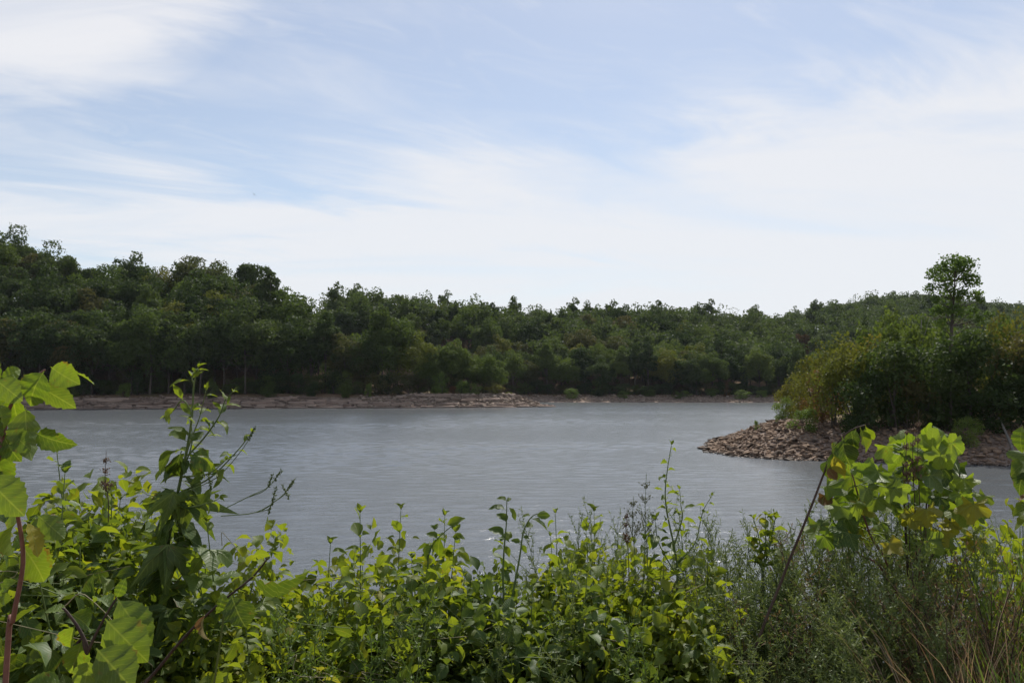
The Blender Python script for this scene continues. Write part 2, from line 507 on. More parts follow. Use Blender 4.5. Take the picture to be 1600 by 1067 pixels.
# ---------------------------------------------------------------- lake water
def water_mat():
    m, t = new_mat('lake_water')
    g = t.n('ShaderNodeNewGeometry')
    s = t.n('ShaderNodeSeparateXYZ'); t.put(s.inputs[0], g.outputs['Position'])
    x, y = s.outputs[0], s.outputs[1]
    # wind ripples run towards the left bank; gusts leave smoother lanes
    c_, s_ = math.cos(0.22), math.sin(0.22)
    u = t.m('ADD', t.m('MULTIPLY', x, c_), t.m('MULTIPLY', y, s_))
    v = t.m('SUBTRACT', t.m('MULTIPLY', y, c_), t.m('MULTIPLY', x, s_))
    w1 = t.noise(t.xyz(t.m('MULTIPLY', u, 0.55), v, 0.0), 1.15, 3, 0.6, 0.3)
    w2 = t.noise(t.xyz(t.m('MULTIPLY', u, 0.7), v, 5.0), 4.2, 4, 0.62, 0.4)
    w3 = t.noise(t.xyz(t.m('MULTIPLY', u, 0.8), v, 2.0), 15.0, 2, 0.5, 0.0)
    gust = t.rng(t.noise(t.xyz(t.m('MULTIPLY', u, 0.25), v, 8.0), 0.055, 4, 0.6, 0.5), 0.34, 0.62, 0.55, 1.0)
    h = t.m('ADD', t.m('MULTIPLY', w1, 0.10), t.m('ADD', t.m('MULTIPLY', w2, 0.145), t.m('MULTIPLY', w3, 0.02)))
    bp = t.n('ShaderNodeBump')
    t.put(bp.inputs['Strength'], gust)
    bp.inputs['Distance'].default_value = 0.28
    t.put(bp.inputs['Height'], h)
    pr = t.n('ShaderNodeBsdfPrincipled')
    pr.inputs['Base Color'].default_value = (0.098, 0.106, 0.112, 1)
    pr.inputs['Roughness'].default_value = 0.20
    pr.inputs['IOR'].default_value = 1.333
    t.put(pr.inputs['Normal'], bp.outputs[0])
    finish(t, pr.outputs[0])
    return m

M['water'] = water_mat()
# the visible part of the lake carries real wavelets; a calm sheet just below closes it off all round
rwv = np.random.default_rng(8)
rows_y = [8.0]
while rows_y[-1] < 268:
    rows_y.append(rows_y[-1] + 0.13 + 0.0009 * rows_y[-1])
rows_y = np.array(rows_y)
NC = 360
cols = np.linspace(-1, 1, NC)
WX = cols[None, :] * (rows_y[:, None] * 0.74 + 7)
WY = np.repeat(rows_y[:, None], NC, axis=1)
WZ = np.zeros_like(WX)
gust = np.clip(0.75 + 0.45 * wob(WX * 0.45, WY, 34), 0.3, 1.25)
for k in range(46):
    lam = 0.5 * 1.05 ** k if k < 26 else rwv.uniform(0.6, 1.6)
    th = -math.pi / 2 + 0.18 + rwv.normal() * 0.42
    kx, ky = math.cos(th) * 2 * math.pi / lam, math.sin(th) * 2 * math.pi / lam
    amp = 0.024 * lam / (2 * math.pi) * (1.0 if lam < 1.4 else (1.4 / lam) ** 1.5)
    ok = np.clip((lam / 2.6 - (0.13 + 0.0009 * WY)) / 0.12, 0, 1)      # too short for the mesh: left to the fine relief
    WZ += amp * ok * np.sin(WX * kx + WY * ky + rwv.uniform(0, 6.28))
edge_f = sstep(1 - np.abs(cols), 0, 0.04)[None, :] * (sstep(rows_y, 8, 10) * sstep(-rows_y, -268, -264))[:, None]
WZ = WZ * gust * edge_f * (0.55 + 0.45 * sstep(WY, 15, 70))
wi = np.arange(len(rows_y) * NC).reshape(len(rows_y), NC)
wq = np.stack([wi[:-1, :-1].ravel(), wi[:-1, 1:].ravel(), wi[1:, 1:].ravel(), wi[1:, :-1].ravel()], axis=1)
g = Geo()
g.add(np.stack([WX.ravel(), WY.ravel(), WZ.ravel()], axis=1), wq)
wx0, wx1, wy0, wy1 = -420.0, 260.0, 4.0, 320.0
g.add([(wx0, wy0, -0.15), (wx1, wy0, -0.15), (wx1, wy1, -0.15), (wx0, wy1, -0.15)], [(0, 1, 2, 3)])
water = link('lake_water', g.mesh('lake_water', M['water'], True))
tag(water, 'rippled grey-blue lake water', kind='structure')
# ---------------------------------------------------------------- trees
def leaf_cards(rng, centers, normals, size, aspect=0.62, rnd=0.9):
    """irregular four-cornered leaf clumps; returns verts (4n,3), quads"""
    n = len(centers)
    nm = normals + rng.normal(size=(n, 3)) * rnd
    nm /= np.linalg.norm(nm, axis=1)[:, None] + 1e-9
    a = np.cross(nm, rng.normal(size=(n, 3)))
    a /= np.linalg.norm(a, axis=1)[:, None] + 1e-9
    b = np.cross(nm, a)
    s = (size * rng.uniform(0.55, 1.35, n))[:, None]
    j = lambda: rng.uniform(0.6, 1.25, (n, 1))
    v = np.stack([centers - a * s * 0.5 * j() + nm * s * 0.12 * rng.normal(size=(n, 1)),
                  centers - b * s * 0.5 * aspect * j(),
                  centers + a * s * 0.5 * j() + nm * s * 0.12 * rng.normal(size=(n, 1)),
                  centers + b * s * 0.5 * aspect * j()], axis=1)
    return v.reshape(-1, 3), np.arange(4 * n).reshape(n, 4)

def crown_arrays(rng, lobes, n, size, rnd=0.8, shell=(0.78, 1.05)):
    """leaf clumps on the outside of a set of lobes (cx, cy, cz, rx, rz)"""
    lobes = np.asarray(lobes, float)
    area = lobes[:, 3] * (lobes[:, 3] + lobes[:, 4])
    k = rng.choice(len(lobes), n, p=area / area.sum())
    d = rng.normal(size=(n, 3))
    d[:, 2] += 0.25
    d /= np.linalg.norm(d, axis=1)[:, None]
    rr = rng.uniform(*shell, n)
    rr = np.where(rng.random(n) < 0.12, rr * rng.uniform(1.0, 1.25, n), rr)
    # knobbly surface, so that lobes do not read as balls
    ph = lobes[k, 0] * 3.1 + lobes[k, 2] * 1.7
    rr = rr * (1 + 0.16 * np.sin(d[:, 0] * 5.3 + ph) * np.cos(d[:, 1] * 4.7 - ph) + 0.10 * np.sin(d[:, 2] * 8 + ph))
    c = lobes[k, :3] + d * np.stack([lobes[k, 3], lobes[k, 3], lobes[k, 4]], axis=1) * rr[:, None]
    v, q = leaf_cards(rng, c, d, size, rnd=rnd)
    lobe_t = rng.uniform(0, 1, len(lobes))
    tint = np.clip(0.55 * lobe_t[k] + 0.45 * rng.random(n), 0, 1)
    return v, q, tint

def make_lobes(rng, rx, zc, rz, n, kind='round'):
    out = []
    an = rng.uniform(0.8, 1.2, 2)
    for i in range(n):
        if kind == 'cone':
            f = (i + 0.5) / n
            r = rx * (1 - f) ** 0.8
            a = rng.uniform(0, 6.28)
            out.append((r * 0.45 * math.cos(a), r * 0.45 * math.sin(a), zc - rz + 2 * rz * f, max(r * 0.62, rx * 0.14), rz * 0.22))
            continue
        d = rng.normal(size=3); d /= np.linalg.norm(d)
        if d[2] < -0.5: d[2] *= -0.6
        q = rng.uniform(0.48, 0.84) if i else 0.0
        lr = (rng.uniform(0.19, 0.27) if rng.random() < 0.5 else rng.uniform(0.27, 0.36)) if i else 0.6
        out.append((d[0] * rx * q * an[0], d[1] * rx * q * an[1], zc + d[2] * rz * q, rx * lr, rx * lr * rng.uniform(0.6, 1.05)))
    return out

def trunk_geo(rng, h, zc, rx, lobes, r0):
    g = Geo()
    top = (rng.uniform(-.3, .3), rng.uniform(-.3, .3), zc)
    pts = bez((0, 0, -0.6), (rng.uniform(-.4, .4), rng.uniform(-.4, .4), zc * 0.5), top, 7)
    g.tube(pts, np.linspace(r0, r0 * 0.35, 7), 7)
    for L in lobes[1:7]:
        f = rng.uniform(0.45, 0.85)
        a = pts[int(f * 6)]
        e = np.array(L[:3])
        g.tube(bez(a, (a + e) / 2 + np.array([0, 0, -0.5]), e, 5), np.linspace(r0 * 0.4, r0 * 0.12, 5), 5)
    return g

PROTO = {}
def proto_tree(key, kind, rx, h, nlobes, n, size, matname, seed, trunk_r=0.22, low=0.34):
    rng = np.random.default_rng(seed)
    if kind == 'cone':
        zc, rz = h * 0.54, h * 0.46
    else:
        zc, rz = h * (1 + low) / 2, h * (1 - low) / 2
    lobes = make_lobes(rng, rx, zc, rz, nlobes, kind)
    v, q, tint = crown_arrays(rng, lobes, n, size)
    crown = mesh_np('crown_' + key, v, q, M[matname], False, {'tint': ('FACE', 'FLOAT', tint)})
    tr = trunk_geo(rng, h, zc, rx, lobes, trunk_r).mesh('trunk_' + key, M['bark'], True)
    PROTO[key] = (tr, crown, lobes)

SEED = 100
for mname, nvar in (('oak', 4), ('ash', 3), ('yellowing', 2), ('olive', 2), ('rust', 1)):
    for k in range(nvar):
        SEED += 1
        rg = np.random.default_rng(SEED)
        proto_tree(f'{mname}{k}', 'round', rg.uniform(4.6, 5.8), rg.uniform(12.5, 15.5), int(rg.integers(36, 46)), 9500, 0.46, mname, SEED, low=rg.uniform(-0.02, 0.10))
proto_tree('tall0', 'round', 3.4, 17.0, 30, 6000, 0.5, 'ash', 301, low=0.12)
proto_tree('tall1', 'round', 3.2, 16.0, 30, 6000, 0.5, 'oak', 302, low=0.1)
proto_tree('cedar0', 'cone', 2.5, 11.5, 12, 2000, 0.42, 'cedar', 303, 0.16)
proto_tree('cedar1', 'cone', 2.1, 9.0, 11, 1700, 0.40, 'cedar', 304, 0.14)

def add_tree(name, key, x, y, rot, sc, label, cat='tree', group=None, dz=0.0):
    z = hz(x, y)
    e = empty(name, (x, y, z - 0.15 + dz), label, cat, group)
    e.rotation_euler = (0, 0, rot)
    e.scale = sc
    tr, cr, _ = PROTO[key]
    link('trunk', tr, e)
    link('crown', cr, e)
    return e

def pick(rng, near_point=0.0, rusty=0.03):
    r = rng.random()
    if r < rusty: return 'rust0'
    if r < rusty + 0.07: return f'yellowing{rng.integers(2)}'
    if r < rusty + 0.21: return f'olive{rng.integers(2)}'
    if r < rusty + 0.27: return f'cedar{rng.integers(2)}'
    if r < rusty + 0.37: return f'tall{rng.integers(2)}'
    if r < rusty + 0.58 + near_point: return f'ash{rng.integers(3)}'
    return f'oak{rng.integers(4)}'

COLW = {'oak': 'dark green', 'ash': 'mid green', 'yellowing': 'yellowing', 'olive': 'olive brown', 'rust': 'rusty red-brown', 'cedar': 'dark conical', 'tall': 'tall narrow'}
KINDN = {'oak': 'oak_tree', 'ash': 'ash_tree', 'yellowing': 'yellowing_tree', 'olive': 'olive_tree', 'rust': 'rusty_tree', 'cedar': 'cedar_tree', 'tall': 'slender_tree'}
KINDN['olive'] = 'browning_tree'
def base(k): return k.rstrip('0123456789')
ORD = 'first second third fourth fifth sixth seventh eighth ninth tenth eleventh twelfth thirteenth fourteenth fifteenth sixteenth seventeenth eighteenth nineteenth twentieth'.split()
TENS = {2: 'twenty', 3: 'thirty', 4: 'forty', 5: 'fifty', 6: 'sixty', 7: 'seventy'}
def ordinal(i):
    if i <= 20: return ORD[i - 1]
    if i % 10 == 0: return TENS[i // 10][:-1] + 'ieth'
    return TENS[i // 10] + '-' + ORD[i % 10 - 1]

rt = np.random.default_rng(77)
trees = []                                  # (row, px, x, y, key, scale)
def shore_row(px0, px1, back, step_px, row, near_point=0.0):
    px = px0
    while px < px1:
        d0 = float(np.interp(px, SHORE_L[:, 0], SHORE_L[:, 1])) + back + (3.5 if px > 400 else 0) + rt.uniform(-1.5, 2.5)
        x = (px - 800) / F * d0
        s = float(lake_sd(x, d0)[0])
        if s > (7 if px < 640 else 11):
            kk = pick(rt, near_point if px > 560 else 0, 0.0)
            while row in ('fourth', 'ridge', 'behind') and kk[:4] in ('ceda', 'tall'): kk = pick(rt, 0, 0.0)
            if px < 600 and kk[:3] == 'ash' and rt.random() < 0.6: kk = f'oak{rt.integers(4)}'
            trees.append([row, px, x, d0, kk, rt.uniform(1.18, 1.55) if px < 480 else (rt.uniform(1.0, 1.3) if px < 640 else rt.uniform(0.88, 1.1))])
        px += step_px * rt.uniform(0.75, 1.25)
shore_row(-60, 775, 11, 30, 'front', 0.35)
shore_row(-80, 770, 18, 34, 'second', 0.3)
shore_row(-100, 760, 27, 38, 'third', 0.3)
shore_row(-100, 720, 37, 42, 'fourth', 0.1)
shore_row(-110, 640, 47, 44, 'ridge', 0.0)
shore_row(-110, 520, 57, 46, 'behind', 0.0)
# trees at the very tip of the left point
for px, d0, key, sc in ((678, 208.5, 'ash1', 0.84), (706, 209.5, 'ash0', 0.84), (730, 210.5, 'ash2', 0.80), (755, 212, 'ash1', 0.82), (742, 215, 'tall0', 0.72), (768, 213, 'ash0', 0.74), (720, 216, 'oak1', 0.9), (694, 217, 'ash2', 0.95)):
    trees.append(['tip', px, (px - 800) / F * d0, d0, key, sc])
# the far shore
px = 770
while px < 1330:
    d0 = np.interp((px - 800) / F * 262, [-40, -10, 14, 44, 80, 112], [272, 268, 264, 261, 258, 248]) + 13 + rt.uniform(-2, 3)
    trees.append(['far front', px, (px - 800) / F * d0, d0, pick(rt, 0, 0.02), rt.uniform(0.95, 1.2)])
    px += 27 * rt.uniform(0.75, 1.25)
px = 760
while px < 1330:
    d0 = np.interp((px - 800) / F * 262, [-40, -10, 14, 44, 80, 112], [272, 268, 264, 261, 258, 248]) + 23 + rt.uniform(-3, 3)
    trees.append(['far second', px, (px - 800) / F * d0, d0, pick(rt, 0, 0.02), rt.uniform(1.0, 1.25)])
    px += 27 * rt.uniform(0.75, 1.25)
ROWTXT = {'front': 'from the left in the front row along the left shore', 'second': 'from the left in the second row on the left shore',
          'far front': 'from the left, front row above the far beach', 'tip': 'from the left at the tip of the left point',
          'far second': 'from the left, second row above the far beach',
          'third': 'from the left in the third row up the left hillside', 'fourth': 'from the left in the fourth row up the left hillside',
          'ridge': 'from the left along the ridge of the left hill', 'behind': 'from the left just behind the ridge of the left hill'}
# hillside wood beyond: seen tree by tree as far as the nearest ones, a mass beyond that
hill = []
yy = 286.0
while yy < 640:
    step = 7.6 if yy < 400 else 9.5
    pxa, pxb = (430, 1500) if yy < 400 else (700, 1720)
    xa, xb = (pxa - 800) / F * yy, (pxb - 800) / F * yy
    for x in np.arange(xa, xb, step):
        x2, y2 = x + rt.uniform(-2.6, 2.6), yy + rt.uniform(-2.6, 2.6)
        px = 800 + F * x2 / y2
        if y2 > np.interp(px, DR[:, 0], DR[:, 1]) + (40 if px < 760 else 16): continue
        if float(lake_sd(x2, y2)[0]) < 24: continue
        if px < 760 and y2 < 300: continue
        hill.append((x2, y2, px))
    yy += step * 0.92
hill.sort(key=lambda h: h[1])
n_named = len(trees)
room = max(0, 300 - n_named)
# keep as single trees the hillside ones whose crowns the photograph can show: line of sight clear of nearer crowns
vis, skyl = [], {}
for (x2, y2, px) in hill:
    top = (603 - (hz(x2, y2) + 14 - 5) * F / y2)
    b0, b1 = int((px - 13) // 6), int((px + 13) // 6)
    prev = min(skyl.get(b, 640) for b in range(b0, b1 + 1))
    show = prev - top
    for b in range(b0, b1 + 1):
        skyl[b] = min(skyl.get(b, 640), top)
    if px > 1240 and top > 520: show -= 40
    vis.append(show)
order = sorted(range(len(hill)), key=lambda i: -vis[i])
single = set(order[:room])

rows = {}
for t_ in trees:
    rows.setdefault(t_[0], []).append(t_)
for row, lst in rows.items():
    lst.sort(key=lambda t_: t_[1])
    for i, (rw, px, x, y, key, sc) in enumerate(lst):
        b = base(key)
        lab = f'{COLW[b]} tree, {ordinal(i + 1)} ' + ROWTXT[row]
        hs = rt.uniform(0.88, 1.12)
        add_tree(KINDN[b], key, x, y, rt.uniform(0, 6.28), (sc, sc, sc * hs), lab, 'tree', 'trees of the ' + row + ' row' if row != 'tip' else 'trees on the point')
gcnt = {}
mass = Geo(); mass_t = []
far_rng = np.random.default_rng(9)
FARCOL = {}
for i, (x2, y2, px) in enumerate(hill):
    key = pick(rt, 0.0, 0.008)
    sc = rt.uniform(0.95, 1.3)
    if i in single:
        b = base(key)
        where = 'far central hillside' if px < 1120 else 'high hill at the right'
        if px < 760: where = 'hillside behind the left point'
        lab = f'{COLW[b]} tree among the crowns of the {where}'
        add_tree(KINDN[b], key, x2, y2, rt.uniform(0, 6.28), (sc, sc, sc * rt.uniform(.85, 1.2)), lab, 'tree', f'{COLW[b]} trees on the {where}', -1.6)
    else:
        if vis[i] < -6: continue
        L = np.array(PROTO[key][2])
        L = L * sc
        v, q, tint = crown_arrays(far_rng, L, 1000, 1.05)
        v = v + np.array([x2, y2, hz(x2, y2)])
        mass.add(v, q); mass_t.append(tint)
for i, px in enumerate(np.arange(478, 800, 20.0)):
    d0 = float(np.interp(px, DR[:, 0], DR[:, 1])) - rt.uniform(2, 16)
    L = np.array(PROTO[f'oak{i % 4}'][2]) * 0.95
    v, q, tint = crown_arrays(far_rng, L, 1000, 1.0)
    x2 = (px - 800) / F * d0
    mass.add(v + np.array([x2, d0, hz(x2, d0) - 6.0]), q); mass_t.append(tint)
if mass.n:
    far_wood = link('forest', mass.mesh('forest', M['oak'], False, {'tint': ('FACE', 'FLOAT', np.concatenate(mass_t))}))
    tag(far_wood, 'dense green wood filling the hills behind the far shore', 'wood', kind='stuff')
# ---------------------------------------------------------------- rock shores
def stone_mesh(name, seed, mat, flat=0.5, n=14):
    import bmesh
    rng = np.random.default_rng(seed)
    bm = bmesh.new()
    for _ in range(n):
        p = rng.normal(size=3); p /= np.linalg.norm(p)
        p = np.sign(p) * np.abs(p) ** 0.7
        bm.verts.new((p[0] * 0.5, p[1] * 0.4, p[2] * 0.5 * flat))
    r = bmesh.ops.convex_hull(bm, input=bm.verts)
    bmesh.ops.delete(bm, geom=[g for g in r['geom_interior'] if isinstance(g, bmesh.types.BMVert)], context='VERTS')
    bmesh.ops.recalc_face_normals(bm, faces=bm.faces)
    me = bpy.data.meshes.new(name)
    bm.to_mesh(me); bm.free()
    me.materials.append(mat)
    return me

def mesh_arrays(me):
    v = np.empty(len(me.vertices) * 3, dtype=np.float32); me.vertices.foreach_get('co', v)
    t = np.array([tuple(p.vertices) for p in me.polygons if len(p.vertices) == 3], dtype=np.int32).reshape(-1, 3)
    return v.reshape(-1, 3), t

def rot_np(rng, tilt=0.5):
    a = rng.uniform(0, 6.283)
    m = Matrix.Rotation(a, 3, 'Z')
    m = Matrix.Rotation(rng.uniform(-tilt, tilt), 3, 'X') @ Matrix.Rotation(rng.uniform(-tilt, tilt), 3, 'Y') @ m
    return m

def slab_mesh(name, seed, mat):
    """flat broken limestone slab, one unit long, ragged outline, worn upper edge"""
    rng = np.random.default_rng(seed)
    n = 11
    th = np.sort(rng.uniform(0, 6.283, n) * 0.35 + np.arange(n) * 6.283 / n * 0.65 + 0.2)
    ex = np.sign(np.cos(th)) * np.abs(np.cos(th)) ** 0.55 * 0.5 * rng.uniform(0.8, 1.05, n)
    ey = np.sign(np.sin(th)) * np.abs(np.sin(th)) ** 0.55 * 0.5 * rng.uniform(0.75, 1.1, n)
    lay = [(1.0, -0.5), (1.03, 0.15), (0.98, 0.38), (0.90, 0.5)]
    v = []
    for sc, z in lay:
        for k in range(n):
            v.append((ex[k] * sc, ey[k] * sc, z + (rng.uniform(-0.07, 0.07) if z > 0 else 0)))
    q = [(l * n + k, l * n + (k + 1) % n, (l + 1) * n + (k + 1) % n, (l + 1) * n + k) for l in range(3) for k in range(n)]
    v.append((0, 0, 0.48))
    t = [(3 * n + k, 3 * n + (k + 1) % n, 4 * n) for k in range(n)]
    return mesh_np(name, v, [np.array(q), np.array(t)], mat)

rs = np.random.default_rng(21)
SLABS = [slab_mesh(f'slab{k}', 40 + k, M['ledge']) for k in range(8)]
ledge = empty('rock_ledge', (-60, 196, 0))
tag(ledge, 'stepped reddish-brown limestone ledges along the left shore', kind='structure')
shore = [(10.8, 206), (4, 202), (-7.4, 198), (-29, 194), (-71, 190), (-108, 181), (-140, 175.5)]
slab_n = 0
for i in range(len(shore) - 1):
    a, b = np.array(shore[i], float), np.array(shore[i + 1], float)
    L = np.linalg.norm(b - a); tg = (b - a) / L
    nm = np.array([tg[1], -tg[0]])
    if float(lake_sd(*(a + b) / 2 + nm * 2)[0]) < 0: nm = -nm
    nlay = 5 if i > 1 else (3 if i == 1 else 1)
    for lay in range(nlay):
        pos = rs.uniform(-1, 1)
        while pos < L:
            ln = rs.uniform(2.2, 6.5)
            if rs.random() < 0.86:
                off = 0.35 + lay * 1.75 + rs.uniform(-0.35, 0.35)
                c = a + tg * (pos + ln / 2) + nm * off
                zg = hz(*c)
                th = rs.uniform(0.38, 0.62) * (0.5 if i == 0 else 1)
                o = link('slab', SLABS[rs.integers(8)], ledge)
                o.location = (c[0] + 60, c[1] - 196, max(zg, 0.12 + 0.5 * lay) - 0.02 + rs.uniform(-0.06, 0.1))
                o.rotation_euler = (rs.uniform(-.05, .05), rs.uniform(-.03, .03), math.atan2(tg[1], tg[0]) + rs.uniform(-.12, .12) + (math.pi if rs.random() < .5 else 0))
                o.scale = (ln * 1.04, rs.uniform(1.7, 2.8), th)
                slab_n += 1
            pos += ln * rs.uniform(0.92, 1.08)

STONES = [stone_mesh(f'stone{k}', 60 + k, M['riprap'], rs.uniform(0.32, 0.6), 10) for k in range(10)]
SA = [mesh_arrays(s) for s in STONES]

def scatter_stones(n, region, smin, smax, size, sink=0.25, tilt=0.35):
    """random stones lying on the shore inside a box, smin..smax metres from the waterline"""
    out = []
    x0, x1, y0, y1 = region
    k = 0
    while len(out) < n and k < 60:
        k += 1
        xs, ys = rs.uniform(x0, x1, 4000), rs.uniform(y0, y1, 4000)
        s = lake_sd(xs, ys)
        ok = (s > smin) & (s < smax)
        xs, ys = xs[ok], ys[ok]
        zs = height(xs, ys)
        for x, y, z in zip(xs, ys, zs):
            if len(out) >= n: break
            out.append((x, y, z, rs.uniform(*size) if rs.random() > .12 else size[1] * rs.uniform(1.0, 1.6)))
    return out

def join_stones(name, pts, mat, parent=None, sink=0.2, tilt=0.35):
    g = Geo(); tint = []
    for (x, y, z, sz) in pts:
        v, t = SA[rs.integers(len(SA))]
        m = np.array(rot_np(rs, tilt))
        g.add(v @ m.T * sz * np.array([1.15, 1.0, 0.9]) + np.array([x, y, z + sz * sink]), None, t)
        tint += [rs.uniform(-0.6, 0.6)] * len(t)
    o = link(name, g.mesh(name, mat, False, {'tint': ('FACE', 'FLOAT', tint)}), parent)
    o['kind'] = 'stuff'
    return o

rub = join_stones('rubble', scatter_stones(2300, (-36, 12, 190, 212), 0.2, 8.5, (0.25, 0.8)), M['gravel'])
tag(rub, 'broken stones strewn over the low end of the left point', 'rubble')
rub2 = join_stones('rubble', scatter_stones(900, (-125, -45, 176, 202), 0.2, 8.5, (0.25, 0.7)), M['ledge'])
tag(rub2, 'loose stones between the ledges below the shaded left wood', 'rubble')
grav = join_stones('gravel', scatter_stones(1700, (-5, 112, 250, 280), 0.0, 10, (0.25, 0.7)), M['gravel'])
tag(grav, 'pale gravel and stones of the far beach', 'gravel')

# riprap point: the stones that show largest are single pieces, the rest one mass
bank = empty('stone_bank', (22, 62, 0))
tag(bank, 'bank of tumbled reddish-brown stones sloping into the water at the right', kind='structure')
pts = []
for x in np.arange(12.5, 42, 0.29):
    for y in np.arange(50, 82, 0.29):
        pts.append((x + rs.uniform(-.16, .16), y + rs.uniform(-.16, .16)))
pts = np.array(pts)
s = lake_sd(pts[:, 0], pts[:, 1])
ok = (s > -0.5) & (s < 7.2) & ~((pts[:, 1] > 66) & (pts[:, 0] > 22.5 + (pts[:, 1] - 66) * 0.1))
pts, s = pts[ok], s[ok]
zs = height(pts[:, 0], pts[:, 1])
rec = []
for (x, y), z, sv in zip(pts, zs, s):
    sz = rs.uniform(0.18, 0.40) if rs.random() > 0.1 else rs.uniform(0.45, 0.75)
    ppx = 800 + F * x / y
    score = sz / y - (0.01 if ppx > 1290 else 0)
    rec.append((score, x, y, z, sz))
rec.sort(key=lambda r: -r[0])
for sc_, x, y, z, sz in rec[:300]:
    o = link('stone', STONES[rs.integers(10)], bank, (x - 22, y - 62, z + sz * 0.16))
    o.rotation_euler = rot_np(rs, 0.4).to_euler()
    o.scale = (sz * 1.2, sz, sz * rs.uniform(0.75, 1.05))
rest = join_stones('stones', [(x - 22, y - 62, z, sz) for (_, x, y, z, sz) in rec[300:]], M['riprap'], bank, 0.16, 0.4)

# ---------------------------------------------------------------- shrubs
def proto_shrub(key, matname, seed, rx=0.42, n=2600, size=0.05, nl=22, low=0.0, shell=(0.6, 1.1)):
    """leafy shrub one unit tall"""
    rng = np.random.default_rng(seed)
    lobes = []
    for i in range(nl):
        a, f = rng.uniform(0, 6.283), rng.uniform(low, 0.9)
        w_ = rx * (0.55 + 0.75 * math.sin(math.pi * min(1, f * 0.85 + 0.12)))
        q = rng.uniform(0.1, 0.85)
        r = rng.uniform(0.11, 0.2)
        lobes.append((math.cos(a) * w_ * q, math.sin(a) * w_ * q, max(f, r * 0.7) * (1.0 if q < .6 else 0.88), r * 0.85, r))
    v, q, tint = crown_arrays(rng, lobes, n, size, shell=shell)
    v[:, 2] = np.maximum(v[:, 2], -0.02)
    cr = mesh_np('shrub_' + key, v, q, M[matname], False, {'tint': ('FACE', 'FLOAT', tint)})
    g = Geo()
    for L in lobes[:9]:
        g.tube(bez((rng.uniform(-.05, .05), rng.uniform(-.05, .05), -0.05), (L[0] * .4, L[1] * .4, L[2] * .6), L[:3], 5), np.linspace(0.012, 0.004, 5), 5)
    PROTO[key] = (g.mesh('stems_' + key, M['bark'], True), cr, lobes)

for k in range(3):
    proto_shrub(f'sumac{k}', 'sumac', 500 + k)
    proto_shrub(f'shrub{k}', 'shrub', 510 + k)
    proto_shrub(f'thick{k}', 'ash', 520 + k, n=3400, nl=28)
proto_shrub('rustshrub0', 'rust', 530, n=2200)
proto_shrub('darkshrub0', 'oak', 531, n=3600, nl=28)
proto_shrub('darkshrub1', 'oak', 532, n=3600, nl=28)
proto_shrub('oliveshrub0', 'olive', 533, n=3000)
proto_shrub('yellowshrub0', 'yellowing', 534, n=2400)

def add_shrub(name, key, px, py_top, d, width, label, group=None, dz=0.0):
    x = P(px, py_top, d).x
    z = hz(x, d)
    top = P(px, py_top, d).z
    h = max(0.5, top - z)
    e = empty(name, (x, d, z - 0.05 + dz), label, 'shrub', group)
    wm = width * d / F
    e.scale = (wm / 0.9, wm / 0.9, h * 1.04)
    e.rotation_euler = (0, 0, rs.uniform(0, 6.28))
    tr, cr, _ = PROTO[key]
    link('stem', tr, e); link('crown', cr, e)
    return e

